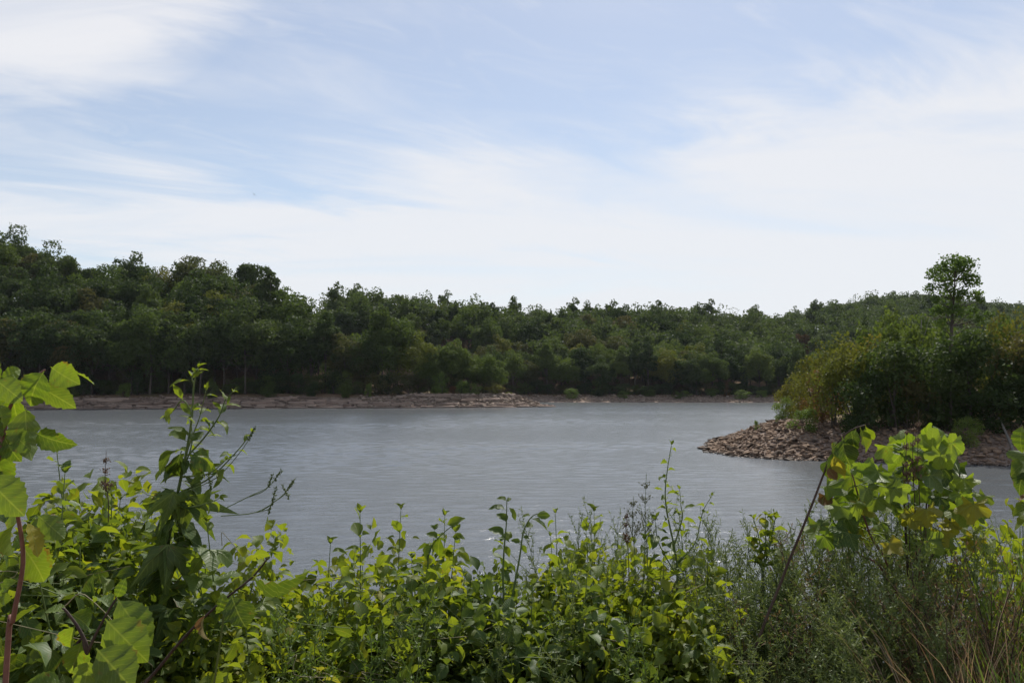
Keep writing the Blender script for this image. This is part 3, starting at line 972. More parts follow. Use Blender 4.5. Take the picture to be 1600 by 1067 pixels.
G = 'shrubs on the stone point'
PSH = [('yellow_green_shrub', 'yellowshrub0', 1228, 602, 75, 46, 'yellow-green shrub at the lakeward end of the thicket on the stone point'),
       ('sumac_shrub', 'sumac0', 1272, 555, 75, 70, 'orange-tinged sumac rising behind the lakeward shrub on the stone point'),
       ('reddish_shrub', 'rustshrub0', 1285, 585, 65, 75, 'thin reddish-brown shrub at the foot of the sumac on the stone point'),
       ('sumac_shrub', 'sumac1', 1312, 532, 76, 90, 'sumac with yellow and orange leaves left of the dark cedar'),
       ('yellow_green_shrub', 'yellowshrub0', 1336, 538, 63.5, 105, 'large yellow-green shrub in the middle of the stone point thicket'),
       ('bushy_cedar', 'cedar_s', 1352, 500, 82, 50, 'dark pointed cedar poking above the stone point thicket'),
       ('tall_shrub', 'thick0', 1402, 484, 84, 95, 'tall green shrub between the cedar and the bare snag'),
       ('tall_shrub', 'thick1', 1448, 500, 80, 80, 'green shrub just left of the lone tall tree'),
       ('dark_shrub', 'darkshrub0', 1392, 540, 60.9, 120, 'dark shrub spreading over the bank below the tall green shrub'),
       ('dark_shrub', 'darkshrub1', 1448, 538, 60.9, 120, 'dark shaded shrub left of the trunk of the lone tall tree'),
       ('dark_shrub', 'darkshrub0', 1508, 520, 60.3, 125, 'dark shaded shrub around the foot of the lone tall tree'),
       ('tall_shrub', 'thick2', 1540, 500, 72, 90, 'green shrub just right of the lone tall tree'),
       ('sumac_shrub', 'sumac2', 1580, 492, 70, 90, 'orange-flecked sumac near the right edge above the stone bank'),
       ('olive_shrub', 'oliveshrub0', 1562, 530, 60.8, 115, 'olive shrub in front of the orange-flecked sumac'),
       ('dark_shrub', 'darkshrub1', 1622, 515, 60, 125, 'dark shrub cut by the right edge of the picture'),
       ('tall_shrub', 'thick1', 1650, 488, 72, 110, 'tall green shrub at the far right behind the dark shrub'),
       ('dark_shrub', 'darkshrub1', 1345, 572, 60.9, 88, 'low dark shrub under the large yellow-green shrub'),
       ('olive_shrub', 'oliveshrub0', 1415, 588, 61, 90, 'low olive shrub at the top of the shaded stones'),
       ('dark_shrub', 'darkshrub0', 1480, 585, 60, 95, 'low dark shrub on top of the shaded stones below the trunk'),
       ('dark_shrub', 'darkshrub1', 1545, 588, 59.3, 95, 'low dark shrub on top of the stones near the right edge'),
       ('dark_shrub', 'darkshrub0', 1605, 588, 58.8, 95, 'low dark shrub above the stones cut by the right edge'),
       ('bright_shrub', 'shrub0', 1222, 622, 72, 40, 'small bright shrub where the stone bank begins to rise'),
       ('bright_shrub', 'shrub1', 1257, 634, 62.3, 46, 'small bright green shrub growing alone among the sunlit stones'),
       ('bright_shrub', 'shrub2', 1511, 650, 57.3, 48, 'small green shrub growing alone among the shaded stones'),
       ('bright_shrub', 'shrub1', 1182, 654, 70.5, 9, 'tiny green tuft on the sloping outline of the stone point')]
PSH += [('tall_shrub', 'thick2', 1372, 498, 76, 90, 'tall green shrub beside the dark cedar on the stone point'),
        ('tall_shrub', 'thick0', 1425, 508, 70, 100, 'dense green shrub below the bare snag'),
        ('tall_shrub', 'thick1', 1480, 508, 70, 100, 'dense green shrub behind the trunk of the lone tree'),
        ('sumac_shrub', 'sumac1', 1362, 535, 70, 90, 'yellow-orange sumac in front of the dark cedar'),
        ('tall_shrub', 'thick2', 1606, 486, 78, 110, 'tall shrub on the skyline right of the lone tree'),
        ('sumac_shrub', 'sumac2', 1250, 583, 71, 52, 'pale sumac at the lakeward edge of the thicket'),
        ('yellow_green_shrub', 'yellowshrub0', 1300, 560, 63, 85, 'yellow-green shrub above the sunlit stones')]
rng_c = np.random.default_rng(601)
lob = make_lobes(rng_c, 0.42, 0.52, 0.47, 14, 'cone')
v_, q_, t_ = crown_arrays(rng_c, lob, 2600, 0.045)
PROTO['cedar_s'] = (PROTO['darkshrub0'][0], mesh_np('cedar_small', v_, q_, M['cedar'], False, {'tint': ('FACE', 'FLOAT', t_)}), lob)
for nm_, key, px, pyt, d, wd, lab in PSH:
    add_shrub(nm_, key, px, pyt, d, wd, lab, G)

# shrubs along the far shores
LSH = [(690, 583, 207, 30, 'shrub0', 'small bright shrub on the ledges below the left wood'),
       (576, 596, 203, 12, 'shrub1', 'tiny bush standing on the ledges at the dark rock gap'),
       (643, 612, 205, 9, 'thick0', 'tiny dark green bush on the ledge rim'),
       (722, 594, 214, 30, 'shrub2', 'bright shrub at the foot of the trees on the left point'),
       (742, 600, 216, 28, 'shrub0', 'low yellow-green bush on the left point below the last trees'),
       (773, 600, 219, 30, 'sumac1', 'golden bush at the bare end of the left point'),
       (708, 604, 211, 22, 'rustshrub0', 'reddish bush on the gravel slope of the left point'),
       (795, 612, 221, 14, 'yellowshrub0', 'small yellowish bush nearest the tip of the left point'),
       (195, 596, 194, 22, 'shrub1', 'pale green shrub above the ledges on the shaded left shore'),
       (330, 592, 200, 20, 'thick1', 'dim green shrub at the foot of the shaded left wood'),
       (115, 590, 190, 22, 'thick2', 'dim bushy shrub at the far left foot of the wood'),
       (420, 596, 202, 22, 'thick0', 'dark bush between the trunks of the left wood'),
       (490, 597, 203, 24, 'darkshrub0', 'dark bush above the middle of the left ledges'),
       (540, 598, 203, 22, 'thick2', 'green bush above the brightest ledges'),
       (893, 606, 252, 26, 'shrub2', 'pale shrub at the hidden end of the far beach'),
       (975, 611, 252, 20, 'shrub0', 'bright green bush at the left of the far beach'),
       (1058, 612, 250, 18, 'thick1', 'round bush in the middle of the far beach'),
       (1072, 609, 252, 16, 'shrub1', 'rounder paler bush beside the middle bush of the far beach'),
       (1112, 606, 252, 22, 'shrub2', 'bush below the rust-coloured young tree'),
       (1135, 598, 251, 12, 'rustshrub0', 'rust-coloured young tree above the far beach'),
       (1160, 610, 248, 34, 'shrub0', 'wide yellow-green shrub on the right half of the far beach'),
       (1190, 608, 249, 22, 'shrub1', 'bright shrub where the far beach meets the stone point'),
       (1015, 608, 254, 24, 'thick0', 'dim bush under the trees left of the middle bush'),
       (935, 607, 256, 26, 'darkshrub1', 'dark bush at the foot of the far wood')]
for px, pyt, d, wd, key, lab in LSH:
    d = float(np.interp(px, SHORE_L[:, 0], SHORE_L[:, 1])) + 7.5 if px < 800 else d + 16
    add_shrub('shore_shrub', key, px, pyt, d, wd, lab, 'shrubs along the far shores')
# dim understorey below the first trees
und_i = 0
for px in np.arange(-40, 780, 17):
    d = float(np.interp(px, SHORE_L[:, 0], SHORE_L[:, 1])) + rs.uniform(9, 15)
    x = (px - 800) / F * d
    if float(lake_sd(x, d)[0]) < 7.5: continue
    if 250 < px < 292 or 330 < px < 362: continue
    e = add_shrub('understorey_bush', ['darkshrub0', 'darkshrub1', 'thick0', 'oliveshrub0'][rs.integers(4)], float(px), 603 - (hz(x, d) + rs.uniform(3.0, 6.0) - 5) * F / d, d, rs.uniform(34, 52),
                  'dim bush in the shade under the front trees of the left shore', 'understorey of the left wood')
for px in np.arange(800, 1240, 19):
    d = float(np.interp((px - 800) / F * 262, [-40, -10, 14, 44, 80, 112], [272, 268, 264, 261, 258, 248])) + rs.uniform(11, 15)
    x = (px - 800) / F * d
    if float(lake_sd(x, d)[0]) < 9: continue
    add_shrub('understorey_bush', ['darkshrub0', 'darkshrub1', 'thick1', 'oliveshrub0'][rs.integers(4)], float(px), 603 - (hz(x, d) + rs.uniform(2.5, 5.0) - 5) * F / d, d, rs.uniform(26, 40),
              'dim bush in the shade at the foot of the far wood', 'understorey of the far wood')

# the lone tall tree on the stone point
rl = np.random.default_rng(71)
td = 66.0
tb = P(1486, 600, td); tz = hz(tb.x, td)
lone = empty('cottonwood_tree', (tb.x, td, tz - 0.1), 'lone tall tree with open round crown rising from the stone point thicket', 'tree')
def rel(px, py, dy=0.0):
    return np.array(P(px, py, td + dy)) - np.array([tb.x, td, tz - 0.1])
LB = [(1490, 413, 0, 17), (1472, 420, 1, 12), (1510, 415, -1, 15), (1458, 428, 0.6, 11), (1453, 452, 0.3, 9), (1475, 440, -.8, 14), (1497, 432, .8, 16), (1518, 438, 0, 13),
      (1484, 460, 0.4, 14), (1505, 462, -.6, 12), (1525, 462, .5, 10), (1534, 468, 0, 6), (1462, 468, -.3, 7), (1476, 484, .4, 12), (1496, 487, -.4, 12), (1518, 486, .4, 10), (1462, 487, .4, 9), (1545, 492, 0, 7), (1530, 500, -.3, 8), (1470, 505, 0, 8), (1500, 412, 1, 10)]
lobes = []
for px, py, dy, r in LB:
    c = rel(px, py, dy)
    rr = r * 1.12 * td / F
    lobes.append((c[0], c[1], c[2], rr, rr * 0.9))
v, q, tint = crown_arrays(rl, lobes, 5000, 0.235, shell=(0.45, 1.06))
link('crown', mesh_np('cottonwood_crown', v, q, M['cottonwood'], False, {'tint': ('FACE', 'FLOAT', tint)}), lone)
g = Geo()
mid = [rel(1486, 640), rel(1485, 560), rel(1487, 510), rel(1490, 470), rel(1493, 425)]
tp = np.concatenate([bez(mid[0], mid[1], mid[2], 8), bez(mid[2], mid[3], mid[4], 7)[1:]])
g.tube(tp, np.linspace(0.21, 0.035, len(tp)), 8)
for i, L in enumerate(lobes):
    e_ = np.array(L[:3])
    k = int(np.argmin(np.abs(tp[:, 2] - (e_[2] - 1.0))))
    g.tube(bez(tp[k], (tp[k] + e_) / 2 + np.array([0, 0, -0.15]), e_, 6), np.linspace(0.055, 0.012, 6), 5)
link('trunk', g.mesh('cottonwood_trunk', M['bark'], True), lone)
# bare snag and a leaning dead pole on the stones
sp = P(1437, 560, 70); szz = hz(sp.x, 70)
snag = empty('bare_snag', (sp.x, 70, szz - 0.2), 'bare forked grey snag standing in the thicket left of the lone tree', 'dead tree')
def rs_(px, py, dy=0): return np.array(P(px, py, 70 + dy)) - np.array([sp.x, 70, szz - 0.2])
g = Geo()
g.tube(bez((0, 0, 0), rs_(1436, 560), rs_(1440, 500), 8), np.linspace(0.11, 0.03, 8), 6)
g.tube(bez(rs_(1437, 545), rs_(1445, 525), rs_(1452, 498), 5), np.linspace(0.05, 0.012, 5), 5)
g.tube(bez(rs_(1437, 560), rs_(1428, 540), rs_(1425, 515), 5), np.linspace(0.045, 0.012, 5), 5)
link('trunk', g.mesh('snag', M['bark_pale'], True), snag)
a_, b_ = P(1588, 715, 55), P(1560, 652, 58.5)
g = Geo()
g.tube(bez((0, 0, -0.1), np.array(b_ - a_) * 0.5 + np.array([0.1, 0, 0.05]), np.array(b_ - a_), 8), np.linspace(0.11, 0.06, 8), 7)
pole = link('driftwood_pole', g.mesh('driftwood_pole', M['bark_pale'], True), None, a_)
tag(pole, 'weathered dead pole leaning up the shaded stones at the right', 'driftwood')
# radio mast on the far hill
mp = P(1337, 476, 560)
mz = hz(mp.x, 560)
mast = empty('radio_mast', (mp.x, 560, mz), 'thin distant radio mast on the skyline of the right hill', 'mast')
mh = P(1337, 459, 560).z - mz
g = Geo()
for k in range(3):
    a = k * 2.094
    g.tube([(math.cos(a) * 0.35, math.sin(a) * 0.35, 0), (math.cos(a) * 0.2, math.sin(a) * 0.2, mh)], [0.06, 0.05], 5)
link('tower_leg', g.mesh('mast_legs', M['bark_pale']), mast)
g = Geo()
for j in range(int(mh / 1.2)):
    a = j * 2.094
    g.tube([(math.cos(a) * .3, math.sin(a) * .3, j * 1.2), (math.cos(a + 2.094) * .3, math.sin(a + 2.094) * .3, j * 1.2 + 1.2)], [0.03, 0.03], 4)
link('bracing', g.mesh('mast_bracing', M['bark_pale']), mast)
# a bird gliding over the lake
bp_ = P(397, 304, 70)
bird = empty('bird', bp_, 'small dark bird gliding in the sky above the left wood', 'bird')
bird.rotation_euler = (0.15, 0.75, 0.5)
M['bird'] = rough_mat('bird_feathers', (0.03, 0.028, 0.026), (0.08, 0.07, 0.06), 20)
g = Geo()
g.tube([(0, -0.14, 0), (0, -0.07, 0.005), (0, 0.0, 0.01), (0, 0.07, 0.005), (0, 0.11, 0.0), (0, 0.14, -0.005)], [0.006, 0.022, 0.03, 0.024, 0.018, 0.004], 8)
link('body', g.mesh('bird_body', M['bird'], True), bird)
for sg in (-1, 1):
    wv = [(0, 0.05, .012), (sg * .07, .065, .03), (sg * .16, .03, .035), (sg * .23, -.06, .02), (sg * .14, -.035, .03), (sg * .06, -.03, .022), (0, -.04, .01)]
    wv2 = wv + [(x, y, z - 0.006) for x, y, z in wv]
    qd = [(k, (k + 1) % 7, (k + 1) % 7 + 7, k + 7) for k in range(7)]
    tr_ = [(0, 1, 6), (1, 5, 6), (1, 2, 5), (2, 4, 5), (2, 3, 4)]
    tr_ = tr_ + [(c + 7, b + 7, a + 7) for a, b, c in tr_]
    link('wing', mesh_np('bird_wing', wv2, [np.array(qd), np.array(tr_)], M['bird']), bird)
link('tail', mesh_np('bird_tail', [(-.015, -.13, 0), (.015, -.13, 0), (.035, -.22, 0), (-.035, -.22, 0), (-.015, -.13, -.005), (.015, -.13, -.005), (.035, -.22, -.005), (-.035, -.22, -.005)],
     np.array([(0, 1, 2, 3), (7, 6, 5, 4), (0, 4, 5, 1), (1, 5, 6, 2), (2, 6, 7, 3), (3, 7, 4, 0)]), M['bird']), bird)
# ---------------------------------------------------------------- thicket on the near bank
M['leaf_elm'] = foliage_mat('elm_leaf', [(0.055, 0.105, 0.022), (0.085, 0.15, 0.028), (0.13, 0.20, 0.036)], 0.42, (2.2, 2.0, 0.4), 0.48, 0.25, 0.0, True)
M['leaf_green'] = foliage_mat('green_leaf', [(0.062, 0.108, 0.021), (0.105, 0.155, 0.026), (0.165, 0.21, 0.032)], 0.46, (2.3, 2.05, 0.35), 0.5, 0.2, 0.45, True)
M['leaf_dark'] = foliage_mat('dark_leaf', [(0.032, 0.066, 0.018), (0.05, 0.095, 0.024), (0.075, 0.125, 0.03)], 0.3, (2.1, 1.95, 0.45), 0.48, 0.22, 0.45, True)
M['leaf_sycamore'] = foliage_mat('sycamore_leaf', [(0.06, 0.11, 0.022), (0.11, 0.17, 0.03), (0.165, 0.22, 0.035)], 0.48, (2.0, 1.95, 0.45), 0.45, 0.3, 0.0, True)
M['leaf_yellow'] = foliage_mat('yellow_leaf', [(0.20, 0.20, 0.03), (0.27, 0.24, 0.035), (0.33, 0.25, 0.04)], 0.5, (1.7, 1.6, 0.5), 0.5, 0.25, 0.4, True)
M['leaf_dead'] = foliage_mat('dead_leaf', [(0.10, 0.045, 0.03), (0.17, 0.085, 0.045), (0.26, 0.17, 0.09)], 0.25, (1.5, 1.2, 0.8), 0.6, 0.2, 0.4, True)
M['leaf_lime'] = foliage_mat('lime_leaf', [(0.11, 0.15, 0.024), (0.16, 0.195, 0.03), (0.21, 0.225, 0.036)], 0.5, (2.2, 1.95, 0.35), 0.5, 0.2, 0.45, True)
M['weed'] = foliage_mat('weed_leaf', [(0.085, 0.12, 0.046), (0.125, 0.16, 0.058), (0.18, 0.205, 0.08)], 0.3, (1.6, 1.6, 0.7), 0.55, 0.2, 0.6)
M['weed_brown'] = foliage_mat('weed_brown', [(0.13, 0.075, 0.045), (0.18, 0.115, 0.06), (0.13, 0.12, 0.05)], 0.25, (1.4, 1.3, 0.8), 0.6, 0.2, 0.6)
M['grass'] = foliage_mat('grass_blade', [(0.07, 0.12, 0.026), (0.10, 0.16, 0.034), (0.15, 0.20, 0.05)], 0.35, (1.8, 1.7, 0.6), 0.45, 0.3, 0.8)
M['straw'] = foliage_mat('straw_blade', [(0.16, 0.095, 0.055), (0.26, 0.18, 0.11), (0.40, 0.31, 0.21)], 0.25, (1.3, 1.2, 0.9), 0.55, 0.25, 0.8)
M['seed'] = foliage_mat('seed_head', [(0.10, 0.11, 0.05), (0.17, 0.16, 0.09), (0.26, 0.22, 0.14)], 0.2, (1.4, 1.3, 0.9), 0.7, 0.15, 0.8)

rf = np.random.default_rng(404)
M['vine_pale'] = rough_mat('vine_pale', (0.16, 0.15, 0.08), (0.30, 0.26, 0.15), 30, 0.7, 0.1, 0.001)

def blade_arrays(seed, n=10, width=0.3, peak=0.42, fold=0.35, droop=0.6, serr=0.0, wav=0.0, petiole=0.14, tip=1.0, twist=0.0):
    """one leaf, unit length along +Y: verts, quads, uv"""
    rng = np.random.default_rng(seed)
    t = np.linspace(0, 1, n + 1)
    w_ = np.where(t < peak, np.sin(t / peak * math.pi / 2) ** 0.7, np.cos((t - peak) / (1 - peak) * math.pi / 2) ** tip) * width
    w_[0] = 0.012; w_[-1] = 0.004
    ang = droop * t - 0.15
    y = petiole + np.concatenate([[0], np.cumsum(np.cos(ang[:-1]) / n)]) * (1 - petiole)
    z = -np.concatenate([[0], np.cumsum(np.sin(ang[:-1]) / n)]) * (1 - petiole)
    sd = np.where(np.arange(n + 1) % 2 == 0, 1 + serr, 1 - serr)
    v, uv = [], []
    curl = rng.uniform(-0.1, 0.1)
    v += [(-0.010, 0, 0), (0, 0, 0.004), (0.010, 0, 0)]; uv += [(-.3, 0, 0), (0, 0, 0), (.3, 0, 0)]
    for i in range(n + 1):
        f1 = fold + wav * math.sin(i * 1.9 + seed)
        f2 = fold + wav * math.sin(i * 1.7 + seed * 2.1)
        ww = w_[i] * sd[i]
        xo = curl * t[i] ** 2
        v += [(xo - ww * math.cos(f1), y[i], z[i] + ww * math.sin(f1)), (xo, y[i], z[i]), (xo + ww * math.cos(f2), y[i], z[i] + ww * math.sin(f2))]
        uv += [(-1 * w_[i] / width, t[i], 0), (0, t[i], 0), (w_[i] / width, t[i], 0)]
    va = np.array(v)
    tt = np.concatenate([[0, 0, 0], np.repeat(t, 3)]) * twist
    midx = np.repeat(va[1::3, 0], 3); midz = np.repeat(va[1::3, 2], 3)
    dx, dz = va[:, 0] - midx, va[:, 2] - midz
    va[:, 0] = midx + dx * np.cos(tt) - dz * np.sin(tt)
    va[:, 2] = midz + dx * np.sin(tt) + dz * np.cos(tt)
    v = va
    q = []
    for i in range(n + 1):
        a = i * 3
        q += [(a, a + 1, a + 4, a + 3), (a + 1, a + 2, a + 5, a + 4)]
    return np.array(v), np.array(q), np.array(uv)

def palm_arrays(seed, tips, sinus=0.55, cup=0.25, teeth=True):
    """palmate lobed leaf, unit size, stalk at the origin, middle lobe along +Y"""
    rng = np.random.default_rng(seed)
    ang, rad = [], []
    for i, (a, r) in enumerate(tips):
        if i:
            a0, r0 = tips[i - 1]
            s_ = min(r0, r) * sinus
            if teeth:
                ang += [a0 + (a - a0) * 0.2, a0 + (a - a0) * 0.27]; rad += [r0 * 0.93, r0 * (0.80 if sinus > .6 else .72)]
            ang.append((a0 + a) / 2 + rng.uniform(-2, 2)); rad.append(s_)
            if teeth:
                ang += [a0 + (a - a0) * 0.73, a0 + (a - a0) * 0.8]; rad += [r * (0.80 if sinus > .6 else .72), r * 0.93]
        ang.append(a + rng.uniform(-3, 3)); rad.append(r * rng.uniform(0.92, 1.05))
    ang = np.radians(np.array(ang)); rad = np.array(rad)
    n = len(ang)
    v, uv = [(0, 0, 0)], [(0, 0, 0)]
    ph = rng.uniform(0, 6.28)
    for k in (0.5, 1.0):
        for a, r in zip(ang, rad):
            x, y = math.sin(a) * r * k, math.cos(a) * r * k
            z = -cup * (r * k) ** 2 * (0.7 + 0.5 * math.sin(2 * a + ph)) + 0.10 * k * math.sin(a * 5 + ph) + rng.uniform(-.03, .03) + 0.12 * abs(math.sin(a)) * r * k
            v.append((x, y, z)); uv.append((min(1.0, min(abs(math.sin((a - math.radians(ta)) / 2)) for ta, _ in tips) * 3.4 * k), r * k * 0.8, 0))
    t = [(0, 1 + i, 2 + i) for i in range(n - 1)]
    q = [(1 + i, 1 + n + i, 2 + n + i, 2 + i) for i in range(n - 1)]
    return np.array(v), np.array(q), np.array(t), np.array(uv)

def leaf_mesh(name, arr, mat):
    if len(arr) == 3:
        v, q, uv = arr
        return mesh_np(name, v, q, mat, True, {'leafuv': ('POINT', 'FLOAT_VECTOR', uv)})
    v, q, t, uv = arr
    return mesh_np(name, v, [q, t], mat, True, {'leafuv': ('POINT', 'FLOAT_VECTOR', uv)})

ELM = [blade_arrays(k, 16, 0.30 + 0.02 * (k % 3), 0.42, 0.22 + 0.12 * k, 0.35 + 0.3 * k, 0.06, 0.12, 0.06, 0.8, (-.5, .3, .7, -.3)[k]) for k in range(4)]
OVA = [blade_arrays(10 + k, 8, 0.25 + 0.02 * k, 0.4, 0.3 + 0.1 * k, 0.4 + 0.3 * k, 0.035, 0.16, 0.12, 1.0, (-.8, .5, .9, -.4)[k]) for k in range(4)]
LAN = [blade_arrays(20 + k, 9, 0.17 + 0.025 * k, 0.38, 0.3 + 0.1 * k, 0.5 + 0.35 * k, 0.05, 0.16, 0.1, 1.0, (-.7, .8, -1.1, .5)[k]) for k in range(4)]
SYC_T = [(-124, 0.64), (-62, 0.88), (0, 1.0), (60, 0.86), (122, 0.62)]
SYC = [palm_arrays(30 + k, SYC_T, 0.78, 0.2 + 0.18 * k) for k in range(4)]
RAG_T = [(-75, 0.62), (-38, 0.92), (0, 1.08), (36, 0.9), (78, 0.6)]
RAG = [palm_arrays(40 + k, RAG_T, 0.46, 0.4 + 0.15 * k, False) for k in range(4)]
TINY = [blade_arrays(60 + k, 3, 0.24 + 0.05 * k, 0.42, 0.4, 0.7 + 0.3 * k, 0.0, 0.2, 0.1, 1.0, (-.8, .8, 1.4)[k]) for k in range(3)]
SIMPLE = [blade_arrays(50 + k, 4, 0.27 + 0.03 * k, 0.42, 0.35, 0.6 + 0.25 * k, 0.0, 0.2, 0.08, 1.0, (-.8, .6, 1.2)[k]) for k in range(3)]

LM = {}
for nm_, arrs, mats in (('elm', ELM, ('leaf_elm', 'leaf_yellow', 'leaf_dark')), ('ovate', OVA, ('leaf_green', 'leaf_dark', 'leaf_yellow', 'leaf_dead')),
                        ('lance', LAN, ('leaf_green', 'leaf_dark')), ('syc', SYC, ('leaf_sycamore', 'leaf_yellow', 'leaf_dead', 'leaf_dark')),
                        ('rag', RAG, ('leaf_dark', 'leaf_green'))):
    for mt in mats:
        LM[nm_, mt] = [leaf_mesh(f'{nm_}_{mt}_{i}', a, M[mt]) for i, a in enumerate(arrs)]

def frame(dirv, up):
    y = Vector(dirv).normalized()
    x = y.cross(Vector(up))
    if x.length < 1e-4: x = y.cross(Vector((1, 0.2, 0.1)))
    x.normalize()
    z = x.cross(y)
    return Matrix((x, y, z)).transposed()

class Plant:
    def __init__(s, name, base, label, cat='plant', group=None):
        s.base = Vector(base)
        s.o = empty(name, base, label, cat, group)
        s.stems = []
    def leaf(s, mesh, pos, dirv, up, length, name='leaf', wid=1.0):
        m = frame(dirv, up)
        o = bpy.data.objects.new(name, mesh)
        COL.objects.link(o)
        o.parent = s.o
        o.location = Vector(pos) - s.base
        o.rotation_euler = m.to_euler()
        o.scale = (length * wid, length, length)
        return o
    def stem(s, pts, r0, r1, mat='stem_green', name='stem', sides=6):
        pts = np.array([tuple(p) for p in pts]) - np.array(s.base)
        g = Geo(); g.tube(pts, np.linspace(r0, r1, len(pts)), sides)
        return link(name, g.mesh(name, M[mat], True), s.o)
    def foliage(s, templ, pos, dirs, ups, lens, mat, tint=None, name='foliage'):
        """many small leaves as one part"""
        n = len(pos)
        d = dirs / (np.linalg.norm(dirs, axis=1)[:, None] + 1e-9)
        x = np.cross(d, ups); x /= np.linalg.norm(x, axis=1)[:, None] + 1e-9
        z = np.cross(x, d)
        V, Q, T, U = [], [], [], []
        off = 0
        kk = rf.integers(len(templ), size=n)
        for k, (v, q, uv) in enumerate(templ):
            sel = np.where(kk == k)[0]
            if not len(sel): continue
            m = len(sel)
            w_ = (v[None, :, 0, None] * x[sel][:, None, :] + v[None, :, 1, None] * d[sel][:, None, :] + v[None, :, 2, None] * z[sel][:, None, :]) * lens[sel][:, None, None] + (pos[sel] - np.array(s.base))[:, None, :]
            V.append(w_.reshape(-1, 3)); U.append(np.tile(uv, (m, 1)))
            Q.append((q[None] + (np.arange(m) * len(v))[:, None, None]).reshape(-1, 4) + off)
            T.append(np.repeat(rf.random(m), len(q)))
            off += m * len(v)
        me = mesh_np(name, np.concatenate(V), np.concatenate(Q), M[mat], True, {'leafuv': ('POINT', 'FLOAT_VECTOR', np.concatenate(U)), 'tint': ('FACE', 'FLOAT', np.concatenate(T))})
        o = link(name, me, s.o)
        o['kind'] = 'stuff'
        return o

def spline(pts, n):
    """Catmull-Rom through the given points"""
    p = np.array([tuple(q) for q in pts], float)
    p = np.concatenate([2 * p[:1] - p[1:2], p, 2 * p[-1:] - p[-2:-1]])
    out = []
    segs = len(p) - 3
    for i in range(segs):
        m = max(2, int(math.ceil(n / segs)))
        for t in np.linspace(0, 1, m, endpoint=(i == segs - 1)):
            a, b, c, d = p[i:i + 4]
            out.append(0.5 * (2 * b + (c - a) * t + (2 * a - 5 * b + 4 * c - d) * t * t + (3 * b - a - 3 * c + d) * t ** 3))
    return np.array(out)

def shoot(pl, pts, r0, r1, meshes, n, L, t0=0.25, elev=0.5, droop=0.0, mat='stem_green', opposite=False, tipn=3, sizevar=0.3, taper=0.55, name='stem', ph=None, upbias=1.0):
    """a stem through world points with leaves set around it"""
    c = spline(pts, 14)
    pl.stem(c, r0, r1, mat, name)
    ph = rf.uniform(0, 6.28) if ph is None else ph
    k = 0
    for i in range(n):
        t = t0 + (1 - t0) * (i + 0.5) / n
        f = t * (len(c) - 1); j = min(int(f), len(c) - 2)
        pos = c[j] + (c[j + 1] - c[j]) * (f - j)
        tg = c[j + 1] - c[j]; tg = tg / (np.linalg.norm(tg) + 1e-9)
        for side in ((0, math.pi) if opposite else (0,)):
            a = ph + side + (i * math.pi / 2 if opposite else i * 2.4) + rf.uniform(-.35, .35)
            e1 = np.cross(tg, [0.2, 0.9, 0.35]); e1 /= np.linalg.norm(e1) + 1e-9
            e2 = np.cross(tg, e1)
            out = math.cos(a) * e1 + math.sin(a) * e2
            el = elev + rf.uniform(-.25, .25) + 0.35 * max(0, t - 0.8)
            dv = out * math.cos(el) + tg * math.sin(el) + np.array([0, 0, -droop])
            up = tg * 0.5 + np.array([0, 0, upbias * 0.8]) + np.array(sun_dir) * 0.5 + rf.normal(size=3) * 0.36
            ln = L * (1 - taper * max(0.0, (t - 0.45) / 0.55) ** 1.3) * rf.uniform(1 - sizevar, 1 + sizevar * 0.6)
            pl.leaf(meshes[rf.integers(len(meshes))], pos, dv, up, ln)
            k += 1
    for i in range(tipn):
        a = i * 2.1 + ph
        dv = np.array([math.cos(a) * 0.5, math.sin(a) * 0.5, 0.0]) + (c[-1] - c[-2]) / (np.linalg.norm(c[-1] - c[-2]) + 1e-9)
        pl.leaf(meshes[rf.integers(len(meshes))], c[-1], dv, (-dv[0], -dv[1], 1.0), L * 0.4 * rf.uniform(0.7, 1.1))
    return c

def ground_at(px, d):
    x = (px - 800) / F * d
    return Vector((x, d, hz(x, d) - 0.02))

def leaf_px(pl, mesh, b, t, d, dd=0.0, roll=0.0, wid=1.0, face=0.6, name='leaf'):
    """leaf whose base and tip were seen at photo pixels b and t, about d metres away; dd pushes the tip away"""
    p0, p1 = P(*b, d), P(*t, d + dd)
    dv = p1 - p0
    toeye = (EYE - p0).normalized()
    up = toeye * face + Vector((0, 0, 1)) * (1 - abs(face))
    up = Matrix.Rotation(roll, 3, dv.normalized()) @ up
    return pl.leaf(mesh, p0, dv, up, dv.length * 1.04, name, wid)

def pick_mesh(*keys):
    out = []
    for k in keys: out += LM[k]
    return out

